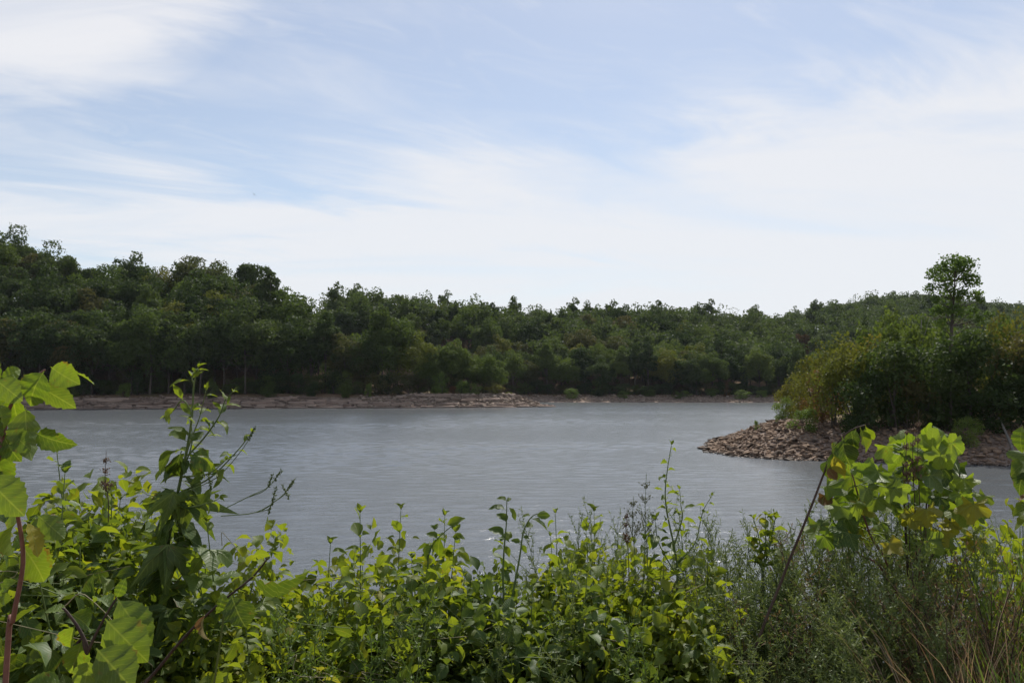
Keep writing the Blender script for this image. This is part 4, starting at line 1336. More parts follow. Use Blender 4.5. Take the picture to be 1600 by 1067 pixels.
# --- elm sapling at the left edge
elm = Plant('elm_sapling', ground_at(-60, 2.0), 'elm sapling with large saw-edged leaves leaning in from the left edge', 'sapling', 'saplings on the near bank')
elm.stem(spline([elm.base, P(-70, 900, 1.95), P(-28, 790, 1.9), P(0, 705, 1.9), P(14, 640, 1.9), P(40, 600, 1.88), P(70, 578, 1.86)], 24), 0.010, 0.0022, 'stem_red')
elm.stem(spline([P(0, 705, 1.9), P(20, 690, 1.9), P(56, 674, 1.88)], 8), 0.003, 0.0015, 'stem_green', 'twig')
E, EY = LM['elm', 'leaf_elm'], LM['elm', 'leaf_yellow']
for mesh, b, t, d, dd, roll, wid, face in (
        (E[1], (79, 573), (120, 600), 1.84, -.01, 0.5, 1.25, .8), (E[0], (118, 582), (147, 601), 1.88, .02, -1.0, .9, .4),
        (E[2], (69, 580), (37, 632), 1.85, -.02, 0.3, 1.25, .85), (E[0], (56, 600), (116, 638), 1.86, .02, -.4, .95, -.6),
        (E[1], (0, 590), (34, 577), 1.95, .04, .9, 1.0, .5), (E[0], (-8, 592), (33, 627), 1.86, -.02, -.3, 1.1, -.7),
        (E[2], (22, 618), (25, 675), 1.9, .05, .4, 1.1, .8), (E[1], (40, 636), (44, 719), 1.84, .0, -.4, 1.0, -.7),
        (E[3], (56, 676), (108, 700), 1.85, -.02, .7, 1.0, .6), (E[0], (22, 680), (49, 702), 1.84, -.03, .2, 1.2, .8),
        (E[1], (4, 676), (28, 722), 1.9, .0, .8, 1.1, .7), (E[2], (-6, 630), (10, 668), 1.86, .0, -.5, 1.1, .8), (E[0], (-10, 640), (2, 690), 1.9, .0, .5, 1.1, .7),
        (E[1], (-14, 700), (14, 760), 1.9, .02, .3, 1.0, .7), (E[2], (0, 560), (-20, 600), 1.95, 0, .4, 1.0, .7), (E[0], (4, 596), (-14, 640), 1.88, .0, -.4, 1.0, .7),
        (E[1], (-12, 655), (16, 700), 1.95, .05, 1.2, 1.0, .6), (E[0], (10, 610), (2, 655), 1.92, .0, .9, 1.1, .7), (E[2], (-20, 720), (8, 790), 1.9, 0, -.6, 1.0, .7)):
    leaf_px(elm, mesh, b, t, d, dd, roll, wid, face)
# --- near elm stem with the big close leaf
elm2 = Plant('elm_shoot', ground_at(0, 1.45), 'red-stemmed elm shoot at the left edge topped by one big close leaf', 'sapling', 'saplings on the near bank')
elm2.stem(spline([elm2.base, P(8, 1075, 1.42), P(20, 970, 1.4), P(36, 880, 1.38), P(29, 812, 1.36), P(20, 780, 1.33)], 20), 0.0052, 0.0028, 'stem_red')
for mesh, b, t, d, dd, roll, wid, face in (
        (E[0], (-26, 742), (34, 806), 1.28, .0, -.2, 1.2, -.7), (EY[0], (41, 814), (60, 868), 1.38, .0, -.9, .9, .7), (E[1], (58, 804), (102, 842), 1.4, .0, -.5, 1.0, -.6),
        (E[2], (30, 812), (4, 850), 1.38, .05, .3, 1.1, .6), (E[0], (33, 850), (70, 905), 1.5, .06, .5, 1.0, .5), (E[3], (30, 905), (-14, 940), 1.42, .0, .3, 1.0, .6)):
    leaf_px(elm2, mesh, b, t, d, dd, roll, wid, face)
# --- elm shoot with the sunlit leaves low at the left
elm3 = Plant('elm_shoot', ground_at(115, 1.75), 'elm shoot with broad sunlit yellow-green leaves low at the left', 'sapling', 'saplings on the near bank')
elm3.stem(spline([elm3.base, P(117, 1066, 1.72), P(136, 1020, 1.7), P(125, 985, 1.7), P(104, 955, 1.7), P(98, 950, 1.7)], 16), 0.0055, 0.002, 'stem_dark')
elm3.stem(spline([P(136, 1020, 1.7), P(150, 990, 1.7), P(166, 960, 1.7), P(182, 934, 1.7)], 10), 0.0035, 0.002, 'stem_dark', 'twig')
for mesh, b, t, d, dd, roll, wid, face in (
        (E[0], (183, 934), (232, 1008), 1.68, -.02, -.3, 1.0, -.7), (E[0], (164, 966), (227, 1034), 1.64, -.02, -.1, 1.15, -.75), (E[1], (156, 988), (218, 1040), 1.67, .02, .2, 1.05, -.7),
        (E[0], (150, 1012), (204, 1078), 1.6, -.03, .1, 1.4, -.8), (E[1], (104, 955), (71, 951), 1.7, .0, .4, 1.2, .5), (E[2], (110, 958), (150, 985), 1.72, .05, .2, 1.1, .6),
        (E[3], (118, 975), (96, 1030), 1.72, .02, .3, 1.0, .7), (E[0], (128, 1000), (112, 1050), 1.7, .02, -.3, 1.1, .7), (E[2], (95, 1080), (40, 1056), 1.55, .0, .3, 1.0, .5),
        (E[1], (182, 934), (196, 905), 1.72, .0, .6, .9, .5), (E[0], (140, 1030), (126, 1090), 1.62, 0, .2, 1.3, -.7), (E[3], (172, 950), (150, 920), 1.75, .04, .2, 1.0, .6)):
    leaf_px(elm3, mesh, b, t, d, dd, roll, wid, face)
# --- branch with one dead leaf; two leaves coloured dark in place of shade
gb = Plant('bramble_branch', ground_at(-40, 1.95), 'dark slanting branch with two dull grey-green leaves and one red dead leaf', 'branch')
gb.stem(spline([gb.base, P(70, 1240, 1.92), P(160, 1140, 1.9), P(240, 1052, 1.88), P(280, 1004, 1.86), P(316, 967, 1.85), P(352, 935, 1.84), P(395, 901, 1.82), P(418, 872, 1.8)], 20), 0.0045, 0.0018, 'stem_dark')
gb.stem(spline([P(352, 935, 1.84), P(346, 990, 1.86), P(334, 1070, 1.9)], 8), 0.0025, 0.0025, 'stem_green', 'twig')
D_ = LM['ovate', 'leaf_dark']
for mesh, b, t, d, dd, roll, wid, face, nm_ in (
        (LM['elm', 'leaf_dark'][3], (393, 899), (476, 925), 1.8, -.03, 1.9, .9, .3, 'leaf'), (LM['elm', 'leaf_dark'][2], (362, 930), (380, 986), 1.8, .0, .15, 1.3, .9, 'leaf'),
        (LM['ovate', 'leaf_dead'][3], (321, 955), (313, 1008), 1.84, .0, 1.0, .8, .6, 'dead_leaf'), (E[1], (350, 925), (340, 958), 1.82, -.02, -.7, 1.1, .7, 'leaf')):
    leaf_px(gb, mesh, b, t, d, dd, roll, wid, face, nm_)

# --- giant ragweed
rw = Plant('ragweed_plant', ground_at(262, 2.7), 'tall ragweed with dark drooping lobed leaves and thin flower spikes', 'weed')
rw.stem(spline([rw.base, P(262, 1000, 2.68), P(262, 860, 2.65), P(282, 750, 2.62), P(291, 708, 2.6), P(300, 650, 2.6), P(303, 600, 2.6), P(310, 578, 2.6)], 30), 0.0075, 0.002, 'stem_green')
RG, RD = LM['rag', 'leaf_green'], LM['rag', 'leaf_dark']
LNG, LND = LM['lance', 'leaf_green'], LM['lance', 'leaf_dark']
for mesh, b, t, d, dd, roll, wid, face in (
        (LND[2], (284, 700), (237, 730), 2.6, .0, .6, 1.3, .4), (LND[3], (284, 704), (262, 760), 2.6, .0, -.4, 1.3, .6), (LND[2], (300, 705), (336, 730), 2.6, -.05, .4, 1.5, .4),
        (LND[1], (303, 712), (312, 750), 2.58, .0, .3, 1.5, .7), (RD[2], (275, 768), (235, 806), 2.6, -.05, .3, 1.0, .6), (RD[3], (270, 770), (258, 822), 2.56, -.05, -.2, 1.1, .75),
        (RD[1], (285, 765), (300, 790), 2.6, .0, .3, 1.2, .7), (RD[3], (296, 775), (328, 845), 2.6, .0, .4, 1.1, .6), (RD[2], (262, 805), (222, 830), 2.62, .05, .1, 1.1, .6),
        (RD[3], (262, 850), (250, 925), 2.55, -.08, .2, 1.15, .8), (RD[2], (266, 850), (310, 900), 2.58, -.05, -.2, 1.1, .7), (RD[1], (260, 845), (215, 880), 2.62, .05, .2, 1.1, .7),
        (RD[3], (262, 950), (230, 1000), 2.58, -.05, .2, 1.1, .7), (RD[2], (264, 950), (290, 1020), 2.58, -.05, -.2, 1.1, .8), (RD[0], (262, 920), (300, 945), 2.62, .05, .2, 1.0, .6),
        (RD[2], (258, 905), (225, 950), 2.6, .0, .2, 1.0, .7), (LND[0], (295, 690), (320, 675), 2.6, .05, .2, 1.2, .5), (LNG[1], (292, 690), (262, 668), 2.62, .05, .2, 1.2, .5)):
    leaf_px(rw, mesh, b, t, d, dd, roll, wid, face)
for pts, n, L in (([(291, 708, 2.6), (303, 675, 2.58), (312, 651, 2.58), (322, 610, 2.56)], 7, .075), ([(293, 712, 2.6), (318, 685, 2.6), (342, 651, 2.58), (352, 625, 2.58), (364, 612, 2.56)], 9, .07),
                  ([(291, 765, 2.62), (330, 745, 2.6), (370, 705, 2.58), (393, 676, 2.56)], 7, .06), ([(298, 640, 2.6), (285, 625, 2.6), (272, 640, 2.62), (262, 648, 2.62)], 5, .07),
                  ([(303, 600, 2.6), (300, 590, 2.6), (309, 575, 2.6)], 5, .07), ([(286, 735, 2.62), (300, 690, 2.64), (296, 640, 2.64)], 8, .08), ([(285, 745, 2.6), (325, 740, 2.56), (352, 720, 2.54)], 7, .085),
                  ([(270, 800, 2.62), (250, 780, 2.6), (228, 772, 2.6)], 5, .08), ([(272, 795, 2.6), (310, 790, 2.56), (340, 780, 2.55)], 6, .08)):
    shoot(rw, [P(*p) for p in pts], 0.003, 0.0012, LNG + LND[:2], n, L, 0.25, 0.5, 0.15, tipn=3, name='side_stem')
# big hanging leaves along the ragweed's stem
for py in range(705, 1010, 11):
    px = float(np.interp(py, [700, 750, 860, 1010], [291, 282, 262, 262]))
    for k in range(2):
        a = rf.uniform(0, 6.28)
        dv = Vector((math.cos(a) * .8, math.sin(a) * .6, rf.uniform(-1.1, -.1)))
        rw.leaf((LND + LM['ovate', 'leaf_dark'] + LNG[:1])[rf.integers(9)], P(px, py, 2.63), dv, (math.cos(a) * .6, math.sin(a) * .6, 1), rf.uniform(.09, .15) * (1 if py > 740 else .75))
def spike(pl, pts, r=0.004, name='flower_spike'):
    c = spline(pts, 12)
    pl.stem(c, 0.0016, 0.0009, 'stem_green', 'side_stem', 5)
    g = Geo()
    e = np.array(c[-1]) - np.array(pl.base)
    tg = c[-1] - c[-3]; tg = tg / np.linalg.norm(tg)
    for i in range(26):
        p = e + tg * (i - 20) * 0.0017 + rf.normal(size=3) * r * 0.45
        dv = tg + rf.normal(size=3) * 0.6
        dv /= np.linalg.norm(dv)
        g.tube([p, p + dv * 0.006], [r * 0.5, r * 0.25], 4)
    link(name, g.mesh(name, M['weed']), pl.o)
for pts in ([(291, 768, 2.6), (340, 745, 2.58), (380, 700, 2.56), (396, 672, 2.56)], [(340, 800, 2.6), (390, 775, 2.58), (420, 760, 2.57), (437, 738, 2.56)], [(390, 776, 2.58), (415, 765, 2.57), (424, 746, 2.56)],
            [(345, 806, 2.6), (400, 800, 2.56), (440, 775, 2.55), (457, 753, 2.54)], [(410, 797, 2.56), (425, 786, 2.55), (430, 766, 2.55)], [(425, 786, 2.55), (445, 772, 2.55), (444, 764, 2.55)], [(318, 740, 2.6), (326, 745, 2.58), (329, 760, 2.56)],
            [(402, 800, 2.56), (420, 795, 2.55), (425, 786, 2.55)]):
    spike(rw, [P(*p) for p in pts])

# --- generic bushes
def bush(name, label, px, py_top, d, wpx, stems, per, L, keys, fill, fill_len, fill_mat, cat='bush', group='bushes of the near thicket', spread_d=0.5, bottom=0.25, elev=0.35, droop=0.25, taper=0.4, smat='stem_green', base_dx=0.0):
    """several leafy stems fanning up from one foot, filled with smaller leaves"""
    top = P(px, py_top, d)
    gb_ = ground_at(px + base_dx, d)
    pl = Plant(name, gb_, label, cat, group)
    wm = wpx * d / F
    h = top.z - gb_.z
    L *= 1.25; fill_len *= 1.35; fill = int(fill * 2.0)
    for i in range(stems):
        f = (i + 0.5) / stems * 2 - 1
        tx = top.x + f * wm * 0.5 + rf.uniform(-.06, .06) * wm
        ty = d + rf.uniform(-spread_d, spread_d)
        tz = gb_.z + h * (1 - 0.22 * f * f - rf.uniform(0, 0.2)) * (d + (ty - d) * 0.0) / d
        if i == stems // 2: tz = top.z
        b = gb_ + Vector((f * 0.10 * wm, rf.uniform(-.06, .06), 0))
        m1 = b.lerp(Vector((tx, ty, tz)), 0.5) + Vector((-f * 0.08 * wm, 0, 0.12 * h))
        pts = [b, m1, Vector((tx, ty, tz))]
        ml = pick_mesh(*keys)
        shoot(pl, pts, 0.004 + 0.002 * rf.random(), 0.0014, ml, per, L, bottom, elev, droop, taper=taper, mat=smat, tipn=3)
    if fill:
        f1 = rf.uniform(-1, 1, fill); r_ = rf.uniform(0.1, 1.0, fill) ** 0.6
        pos = np.stack([top.x + f1 * wm * 0.52, d + rf.uniform(-1, 1, fill) * spread_d * 0.9, gb_.z + h * (0.10 + 0.83 * r_) * (1 - 0.26 * f1 * f1)], axis=1)
        out = np.stack([f1, rf.normal(size=fill) * 0.7, rf.normal(size=fill) * 0.45 - 0.1], axis=1) + rf.normal(size=(fill, 3)) * 0.5
        ups = np.array([0, 0, 1.0]) + rf.normal(size=(fill, 3)) * 0.55
        k1 = int(fill * .62)
        pl.foliage(SIMPLE, pos[:k1], out[:k1], ups[:k1], fill_len * rf.uniform(0.5, 1.3, k1), fill_mat)
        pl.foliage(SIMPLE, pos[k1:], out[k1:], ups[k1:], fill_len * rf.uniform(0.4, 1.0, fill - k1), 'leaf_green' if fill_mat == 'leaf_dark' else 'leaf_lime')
        n2 = int(fill * 0.45)
        f1 = rf.uniform(-1, 1, n2)
        pos = np.stack([top.x + f1 * wm * 0.55, d + rf.uniform(-1, 1, n2) * spread_d, gb_.z + h * (0.15 + 0.72 * rf.random(n2) ** 0.8) * (1 - 0.35 * f1 * f1)], axis=1)
        dv = rf.normal(size=(n2, 3)); dv[:, 2] *= 0.6
        ups = np.array([0, 0.3, 1.0]) + rf.normal(size=(n2, 3)) * 0.7
        pl.foliage(TINY, pos, dv, ups, 0.026 * rf.uniform(0.5, 1.5, n2), 'leaf_green' if rf.random() < .6 else 'leaf_lime')
        # tendrils wandering over the top
        for _ in range(2):
            x0 = top.x + rf.uniform(-.5, .5) * wm; z0 = gb_.z + h * rf.uniform(.7, .98); y0 = d - spread_d * rf.uniform(.2, .9)
            c = spline([(x0, y0, z0), (x0 + rf.uniform(-.1, .1), y0, z0 + rf.uniform(.0, .07)), (x0 + rf.uniform(-.2, .2), y0 - .03, z0 + rf.uniform(-.08, .08)), (x0 + rf.uniform(-.28, .28), y0, z0 + rf.uniform(-.2, .05))], 14)
            pl.stem(c, .0016, .0008, 'vine_pale' if rf.random() < .5 else 'stem_green', 'tendril', 4)
    return pl

OG, OD, OY = ('ovate', 'leaf_green'), ('ovate', 'leaf_dark'), ('ovate', 'leaf_yellow')
LG, LD = ('lance', 'leaf_green'), ('lance', 'leaf_dark')
SG, SY, SD, SX = ('syc', 'leaf_sycamore'), ('syc', 'leaf_yellow'), ('syc', 'leaf_dead'), ('syc', 'leaf_dark')
EL = ('elm', 'leaf_elm')
# left mass
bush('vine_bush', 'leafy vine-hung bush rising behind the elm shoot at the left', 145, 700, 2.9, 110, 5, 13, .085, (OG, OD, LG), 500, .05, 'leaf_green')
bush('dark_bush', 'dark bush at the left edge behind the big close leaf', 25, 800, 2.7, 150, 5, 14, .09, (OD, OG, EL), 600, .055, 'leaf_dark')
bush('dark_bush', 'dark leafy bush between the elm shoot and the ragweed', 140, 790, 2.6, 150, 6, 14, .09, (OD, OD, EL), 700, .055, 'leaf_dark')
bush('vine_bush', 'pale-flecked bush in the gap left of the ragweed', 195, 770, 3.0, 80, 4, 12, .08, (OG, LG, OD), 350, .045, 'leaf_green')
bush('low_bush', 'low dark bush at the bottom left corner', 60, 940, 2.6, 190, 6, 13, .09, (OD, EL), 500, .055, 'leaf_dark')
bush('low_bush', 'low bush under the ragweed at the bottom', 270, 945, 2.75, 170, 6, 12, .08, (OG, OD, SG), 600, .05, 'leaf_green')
bush('vine_bush', 'bright bush right of the ragweed with angular leaves', 385, 785, 2.9, 75, 4, 13, .085, (OG, SG, LG), 350, .045, 'leaf_green', base_dx=-10)
bush('low_bush', 'tangled bush below the grey-green leaves', 345, 900, 2.8, 150, 6, 12, .08, (OG, OD, OG), 600, .045, 'leaf_green')
bush('low_bush', 'bright tangled bush at the foot of the slanting branch', 420, 925, 2.7, 130, 5, 12, .075, (OG, OY, LG), 600, .045, 'leaf_green')
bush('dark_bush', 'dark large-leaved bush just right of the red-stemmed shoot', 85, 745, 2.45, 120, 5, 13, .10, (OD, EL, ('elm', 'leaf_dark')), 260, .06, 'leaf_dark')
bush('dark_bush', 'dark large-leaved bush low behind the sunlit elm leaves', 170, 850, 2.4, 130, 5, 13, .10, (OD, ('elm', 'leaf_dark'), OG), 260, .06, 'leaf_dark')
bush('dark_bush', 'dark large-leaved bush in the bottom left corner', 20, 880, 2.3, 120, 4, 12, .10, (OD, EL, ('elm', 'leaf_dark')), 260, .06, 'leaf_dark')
# middle mass
mid_l = [('upright leafy bush with pale lance leaves in the dip of the thicket', 568, 797, 3.3, 60, 4, 12, .095, (LG, LG, OG), 120, .05, 'leaf_green', 0.9),
         ('bright bush beside the upright one with pointed leaves', 612, 818, 3.4, 60, 3, 11, .095, (LG, OG), 120, .05, 'leaf_green', 0.7),
         ('spreading bush at the left of the middle thicket', 505, 872, 3.2, 100, 5, 11, .09, (OG, LG), 350, .05, 'leaf_green', 0.4),
         ('bush with drooping leaves in the middle of the thicket', 690, 828, 3.4, 90, 5, 12, .085, (OG, OD), 300, .05, 'leaf_green', 0.3),
         ('broad dark bush under the drooping leaves', 650, 878, 3.2, 130, 6, 13, .085, (OD, OG), 650, .05, 'leaf_dark', 0.35),
         ('broad dark bush below the twin-stemmed saplings', 770, 880, 3.2, 140, 6, 13, .085, (OD, OG, SX), 700, .05, 'leaf_dark', 0.35),
         ('bright topped bush right of the twin-stemmed saplings', 880, 832, 3.4, 90, 5, 12, .08, (OG, LG), 350, .045, 'leaf_green', 0.4),
         ('bush with upright pale leaves among thin weeds', 932, 824, 3.5, 70, 4, 10, .10, (LG, OG), 250, .05, 'leaf_green', 0.9),
         ('dark bush under the upright pale leaves', 900, 888, 3.2, 140, 6, 13, .085, (OD, OG), 700, .05, 'leaf_dark', 0.35),
         ('leafy bush left of the tall slender shoot', 995, 832, 3.4, 90, 5, 12, .085, (OG, OD), 400, .05, 'leaf_green', 0.35),
         ('broad vine-covered bush under the tall slender shoot', 1030, 880, 3.2, 150, 6, 13, .08, (OG, OD, LG), 700, .045, 'leaf_green', 0.35),
         ('bushy leaves right of the tall slender shoot', 1095, 850, 3.4, 70, 4, 11, .075, (OG, LG), 250, .045, 'leaf_green', 0.45)]
for lab, px, pyt, d, wd, st, per, L, keys, fl, fll, fm, el_ in mid_l:
    bush('thicket_bush', lab, px, pyt - (14 if pyt > 840 else 4), d, wd, st, per, L, keys, fl, fll, fm, elev=el_)
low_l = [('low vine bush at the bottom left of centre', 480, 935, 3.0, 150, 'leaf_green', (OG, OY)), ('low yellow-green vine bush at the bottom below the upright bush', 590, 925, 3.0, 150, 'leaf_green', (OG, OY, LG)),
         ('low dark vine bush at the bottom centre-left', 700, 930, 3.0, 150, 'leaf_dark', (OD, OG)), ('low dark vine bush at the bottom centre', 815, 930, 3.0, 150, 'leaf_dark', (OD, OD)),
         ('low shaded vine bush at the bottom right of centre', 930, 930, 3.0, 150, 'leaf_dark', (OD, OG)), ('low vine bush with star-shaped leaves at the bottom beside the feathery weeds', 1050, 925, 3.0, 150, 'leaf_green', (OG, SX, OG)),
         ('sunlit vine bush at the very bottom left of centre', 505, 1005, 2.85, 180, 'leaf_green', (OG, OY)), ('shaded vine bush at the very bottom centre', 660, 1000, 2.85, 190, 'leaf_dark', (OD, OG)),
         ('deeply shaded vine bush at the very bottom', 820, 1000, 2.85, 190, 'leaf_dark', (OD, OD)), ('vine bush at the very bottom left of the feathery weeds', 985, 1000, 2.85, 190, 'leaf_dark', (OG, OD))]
for lab, px, pyt, d, wd, fm, keys in low_l:  # shaded bushes get dark leaves: the thicket's shade is partly in the colour
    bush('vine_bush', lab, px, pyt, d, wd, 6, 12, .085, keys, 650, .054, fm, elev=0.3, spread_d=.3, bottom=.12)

# --- saplings standing clear against the water
tw = Plant('twin_sapling', ground_at(800, 3.1), 'twin-stemmed sapling with a few dark pointed leaves against the water', 'sapling', 'saplings on the near bank')
OVD, OVG = LM[OD], LM[OG]
tw.stem(spline([tw.base, P(787, 950, 3.1), P(787, 870, 3.1), P(791, 820, 3.1), P(792, 780, 3.1)], 18), .005, .0016)
tw.stem(spline([P(797, 950, 3.1), P(812, 870, 3.1), P(818, 830, 3.1), P(832, 806, 3.1), P(852, 800, 3.1)], 14), .004, .0014)
for mesh, b, t, dd, roll, wid in (
        (OVG[1], (792, 783), (777, 776), .03, .4, 1.0), (OVD[1], (793, 797), (764, 791), .0, .6, 1.0), (OVD[2], (793, 818), (779, 798), .02, .4, 1.1), (OVG[0], (794, 790), (806, 812), .0, -.8, .9),
        (OVD[1], (790, 838), (765, 822), .02, .3, 1.1), (OVG[2], (790, 845), (800, 828), .03, .3, 1.2), (OVD[3], (789, 858), (765, 858), .03, .5, 1.1), (OVG[1], (790, 850), (794, 870), -.02, .2, 1.0),
        (OVG[0], (822, 820), (812, 815), .02, .3, 1.0), (OVD[1], (828, 808), (858, 828), .0, -.5, .9), (OVD[0], (836, 806), (859, 803), .03, .4, 1.0), (OVG[1], (830, 806), (815, 806), .02, .5, 1.1),
        (OVG[2], (820, 824), (836, 818), .03, .4, 1.0), (OVD[1], (816, 838), (828, 842), .0, .1, 1.3), (OVG[0], (814, 850), (824, 862), .0, .2, 1.1), (OVD[2], (813, 850), (800, 840), 0, .3, 1.1), (OVG[1], (792, 784), (799, 777), .02, .2, 1.0)):
    leaf_px(tw, mesh, b, t, 3.1, dd, roll, wid, 0.55)
dr = Plant('leaning_sprig', ground_at(672, 3.3), 'sprig with two drooping leaves reaching over the water left of centre', 'sapling', 'saplings on the near bank')
dr.stem(spline([dr.base, P(668, 930, 3.3), P(672, 860, 3.3), P(690, 835, 3.3), P(715, 815, 3.3)], 14), .004, .0014)
for mesh, b, t, dd, roll, wid in ((OVG[1], (695, 820), (727, 811), .0, .5, .9), (OVG[2], (704, 838), (728, 842), .0, .4, 1.1), (OVG[2], (690, 835), (680, 870), .0, .3, 1.0), (OVD[3], (680, 848), (660, 880), 0, .3, 1.0), (OVG[3], (712, 835), (718, 850), 0, .3, 1.1), (OVG[1], (685, 842), (668, 830), .02, .2, 1.2)):
    leaf_px(dr, mesh, b, t, 3.3, dd, roll, wid, .5)
ts = Plant('slender_shoot', ground_at(1060, 3.2), 'tallest slender shoot with small rounded leaves right of centre', 'sapling', 'saplings on the near bank')
shoot(ts, [ts.base, P(1058, 960, 3.2), P(1058, 880, 3.2), P(1042, 800, 3.2), P(1040, 755, 3.2), P(1049, 696, 3.2)], .006, .0014, OVG + OVD[:1], 24, .062, .35, .45, .2, taper=.4)
shoot(ts, [P(1054, 850, 3.2), P(1066, 810, 3.2), P(1064, 790, 3.2), P(1062, 765, 3.2)], .003, .001, OVG, 9, .055, .2, .45, .2, name='side_stem')
shoot(ts, [P(1056, 880, 3.2), P(1085, 850, 3.2), P(1098, 800, 3.2), P(1112, 775, 3.2)], .003, .001, OVG + OVD[:1], 9, .055, .2, .45, .2, name='side_stem')
shoot(ts, [P(1058, 900, 3.2), P(1030, 850, 3.2), P(1024, 815, 3.2)], .003, .001, OVG + OVD, 7, .10, .2, .3, .5, name='side_stem')
ss = Plant('upright_shrub', ground_at(1192, 3.3), 'small upright shrub with oval leaves against the water beside the leaning twig', 'shrub')
for k, (px, py) in enumerate(((1196, 806), (1178, 812), (1212, 808), (1205, 845), (1172, 850))):
    shoot(ss, [P(1192 + (k - 2) * 2, 960, 3.3), P(1192, 900, 3.3), P((1192 + px) / 2 + 2, (880 + py) / 2, 3.3), P(px, py, 3.3)], .004, .0014, OVG + LM[OY][:1], 8, .075, .4, .55, .0, taper=.3)
ss.stem([ss.base, P(1192, 960, 3.3), P(1192, 900, 3.3)], .007, .005, 'stem_dark')

# --- dark leaning twig with hanging leaves, and the young sycamore
lt = Plant('leaning_twig', ground_at(1120, 2.85), 'dark leaning twig with a drooping bunch of half-withered leaves at its top', 'sapling')
lt.stem(spline([lt.base, P(1170, 1060, 2.85), P(1222, 905, 2.85), P(1250, 835, 2.82), P(1272, 780, 2.8), P(1289, 735, 2.8), P(1306, 695, 2.78), P(1330, 672, 2.76), P(1352, 664, 2.75)], 26), .0055, .0022, 'stem_dark')
SM, SYL, SDD, SDK = LM[SG], LM[SY], LM[SD], LM[SX]
for mesh, b, t, d, dd, roll, wid, face in (
        (OVD[2], (1316, 682), (1322, 730), 2.76, 0, .3, 1.5, .7), (OVD[1], (1300, 702), (1306, 752), 2.78, 0, -.3, 1.3, .8), (LM[OY][1], (1302, 708), (1316, 745), 2.75, 0, .5, 1.0, .7), (OVD[3], (1330, 672), (1338, 710), 2.76, 0, .4, 1.4, .7),
        (OVG[1], (1344, 667), (1354, 708), 2.74, 0, -.6, 1.2, .6), (OVG[2], (1352, 664), (1362, 690), 2.74, 0, .8, 1.2, .5), (LM['ovate', 'leaf_dead'][1], (1292, 728), (1306, 752), 2.76, 0, .2, 1.1, .8), (OVD[2], (1296, 715), (1290, 750), 2.8, 0, .5, 1.2, .6),
        (OVD[0], (1338, 668), (1326, 700), 2.78, 0, -.4, 1.2, .7), (OVG[3], (1310, 690), (1298, 700), 2.78, 0, .4, 1.2, .5)):
    leaf_px(lt, mesh, b, t, d, dd, roll, wid, face)
sy = Plant('young_sycamore', ground_at(1425, 3.2), 'young sycamore with big bright lobed leaves in front of the stone bank', 'sapling')
SL = [(1322, 752, 58, 'g'), (1364, 745, 62, 'g'), (1300, 766, 44, 'g'), (1345, 770, 46, 'g'), (1418, 712, 56, 'g'), (1440, 705, 46, 'g'), (1457, 688, 52, 'g'), (1486, 705, 62, 'g'), (1474, 675, 40, 'g'), (1408, 684, 42, 'g'), (1390, 706, 46, 'g'), (1400, 730, 46, 'g'),
      (1482, 742, 66, 'd'), (1476, 780, 56, 'd'), (1345, 792, 48, 'y'), (1520, 800, 58, 'y'), (1484, 822, 44, 'y'), (1428, 742, 48, 'g'), (1404, 772, 44, 'g'), (1508, 758, 44, 'g'), (1442, 772, 44, 'd'), (1376, 788, 46, 'd'), (1412, 804, 42, 'g'), (1450, 806, 46, 'y'),
      (1292, 782, 42, 'x'), (1296, 828, 54, 'd'), (1334, 815, 46, 'd'), (1500, 772, 44, 'g'), (1380, 760, 50, 'g'), (1428, 690, 44, 'g'), (1465, 720, 48, 'g'), (1350, 735, 46, 'g'), (1310, 800, 44, 'g'), (1536, 780, 40, 'g'), (1395, 750, 44, 'd'), (1436, 730, 46, 'd'), (1462, 750, 46, 'd'), (1490, 690, 36, 'g'), (1448, 672, 34, 'g')]
stems_top = [(1330, 735), (1410, 700), (1460, 690), (1500, 740), (1300, 790), (1450, 760)]
tops = []
for k, (px, py) in enumerate(stems_top):
    c = spline([sy.base + Vector((rf.uniform(-.05, .05), 0, 0)), P(1425 + (px - 1425) * .25, 930, 3.2), P(1425 + (px - 1425) * .7, (930 + py) / 2, 3.2), P(px, py, 3.2)], 14)
    sy.stem(c, .007, .0025, 'stem_dark' if k % 2 else 'stem_red')
    tops.append(c)
allc = np.concatenate(tops)
SL += [(px + rf.uniform(-26, 26), py + rf.uniform(-18, 30), szp * rf.uniform(.6, .95), kd if rf.random() < .6 else 'd') for (px, py, szp, kd) in SL if py > 690]
SL += [(rf.uniform(1290, 1540), rf.uniform(775, 860), rf.uniform(34, 52), 'dgyg'[rf.integers(4)]) for _ in range(26)]
for (px, py, szp, kd) in SL:
    d = 3.2 + rf.uniform(-.22, .22)
    ln = szp * d / F * rf.uniform(.52, .68)
    cpos = P(px, py, d)
    ang = rf.uniform(-0.9, 0.9) + math.pi
    dv = Vector((math.sin(ang), rf.uniform(-.5, .1), math.cos(ang))).normalized()
    if py < 700: dv = Vector((rf.uniform(-.5, .5), rf.uniform(-.3, .3), 1.0)).normalized()
    base_ = cpos - dv * ln * 0.35
    up = (EYE - cpos).normalized() * rf.uniform(0.5, 1.0) + Vector((rf.uniform(-.6, .6), 0, rf.uniform(0.0, 0.7)))
    if rf.random() < .72: up = -up
    ms = {'g': SM, 'd': SDK if rf.random() < .5 else SM, 'y': SYL, 'x': SDD}[kd]
    sy.leaf(ms[rf.integers(4)], base_, dv, up, ln)
    j = int(np.argmin(np.linalg.norm(allc - np.array(base_), axis=1)))
    sy.stem([allc[j], (np.array(base_) + allc[j]) / 2 + np.array([0, 0, .01]), base_], .002, .0012, 'stem_green', 'leaf_stalk', 4)
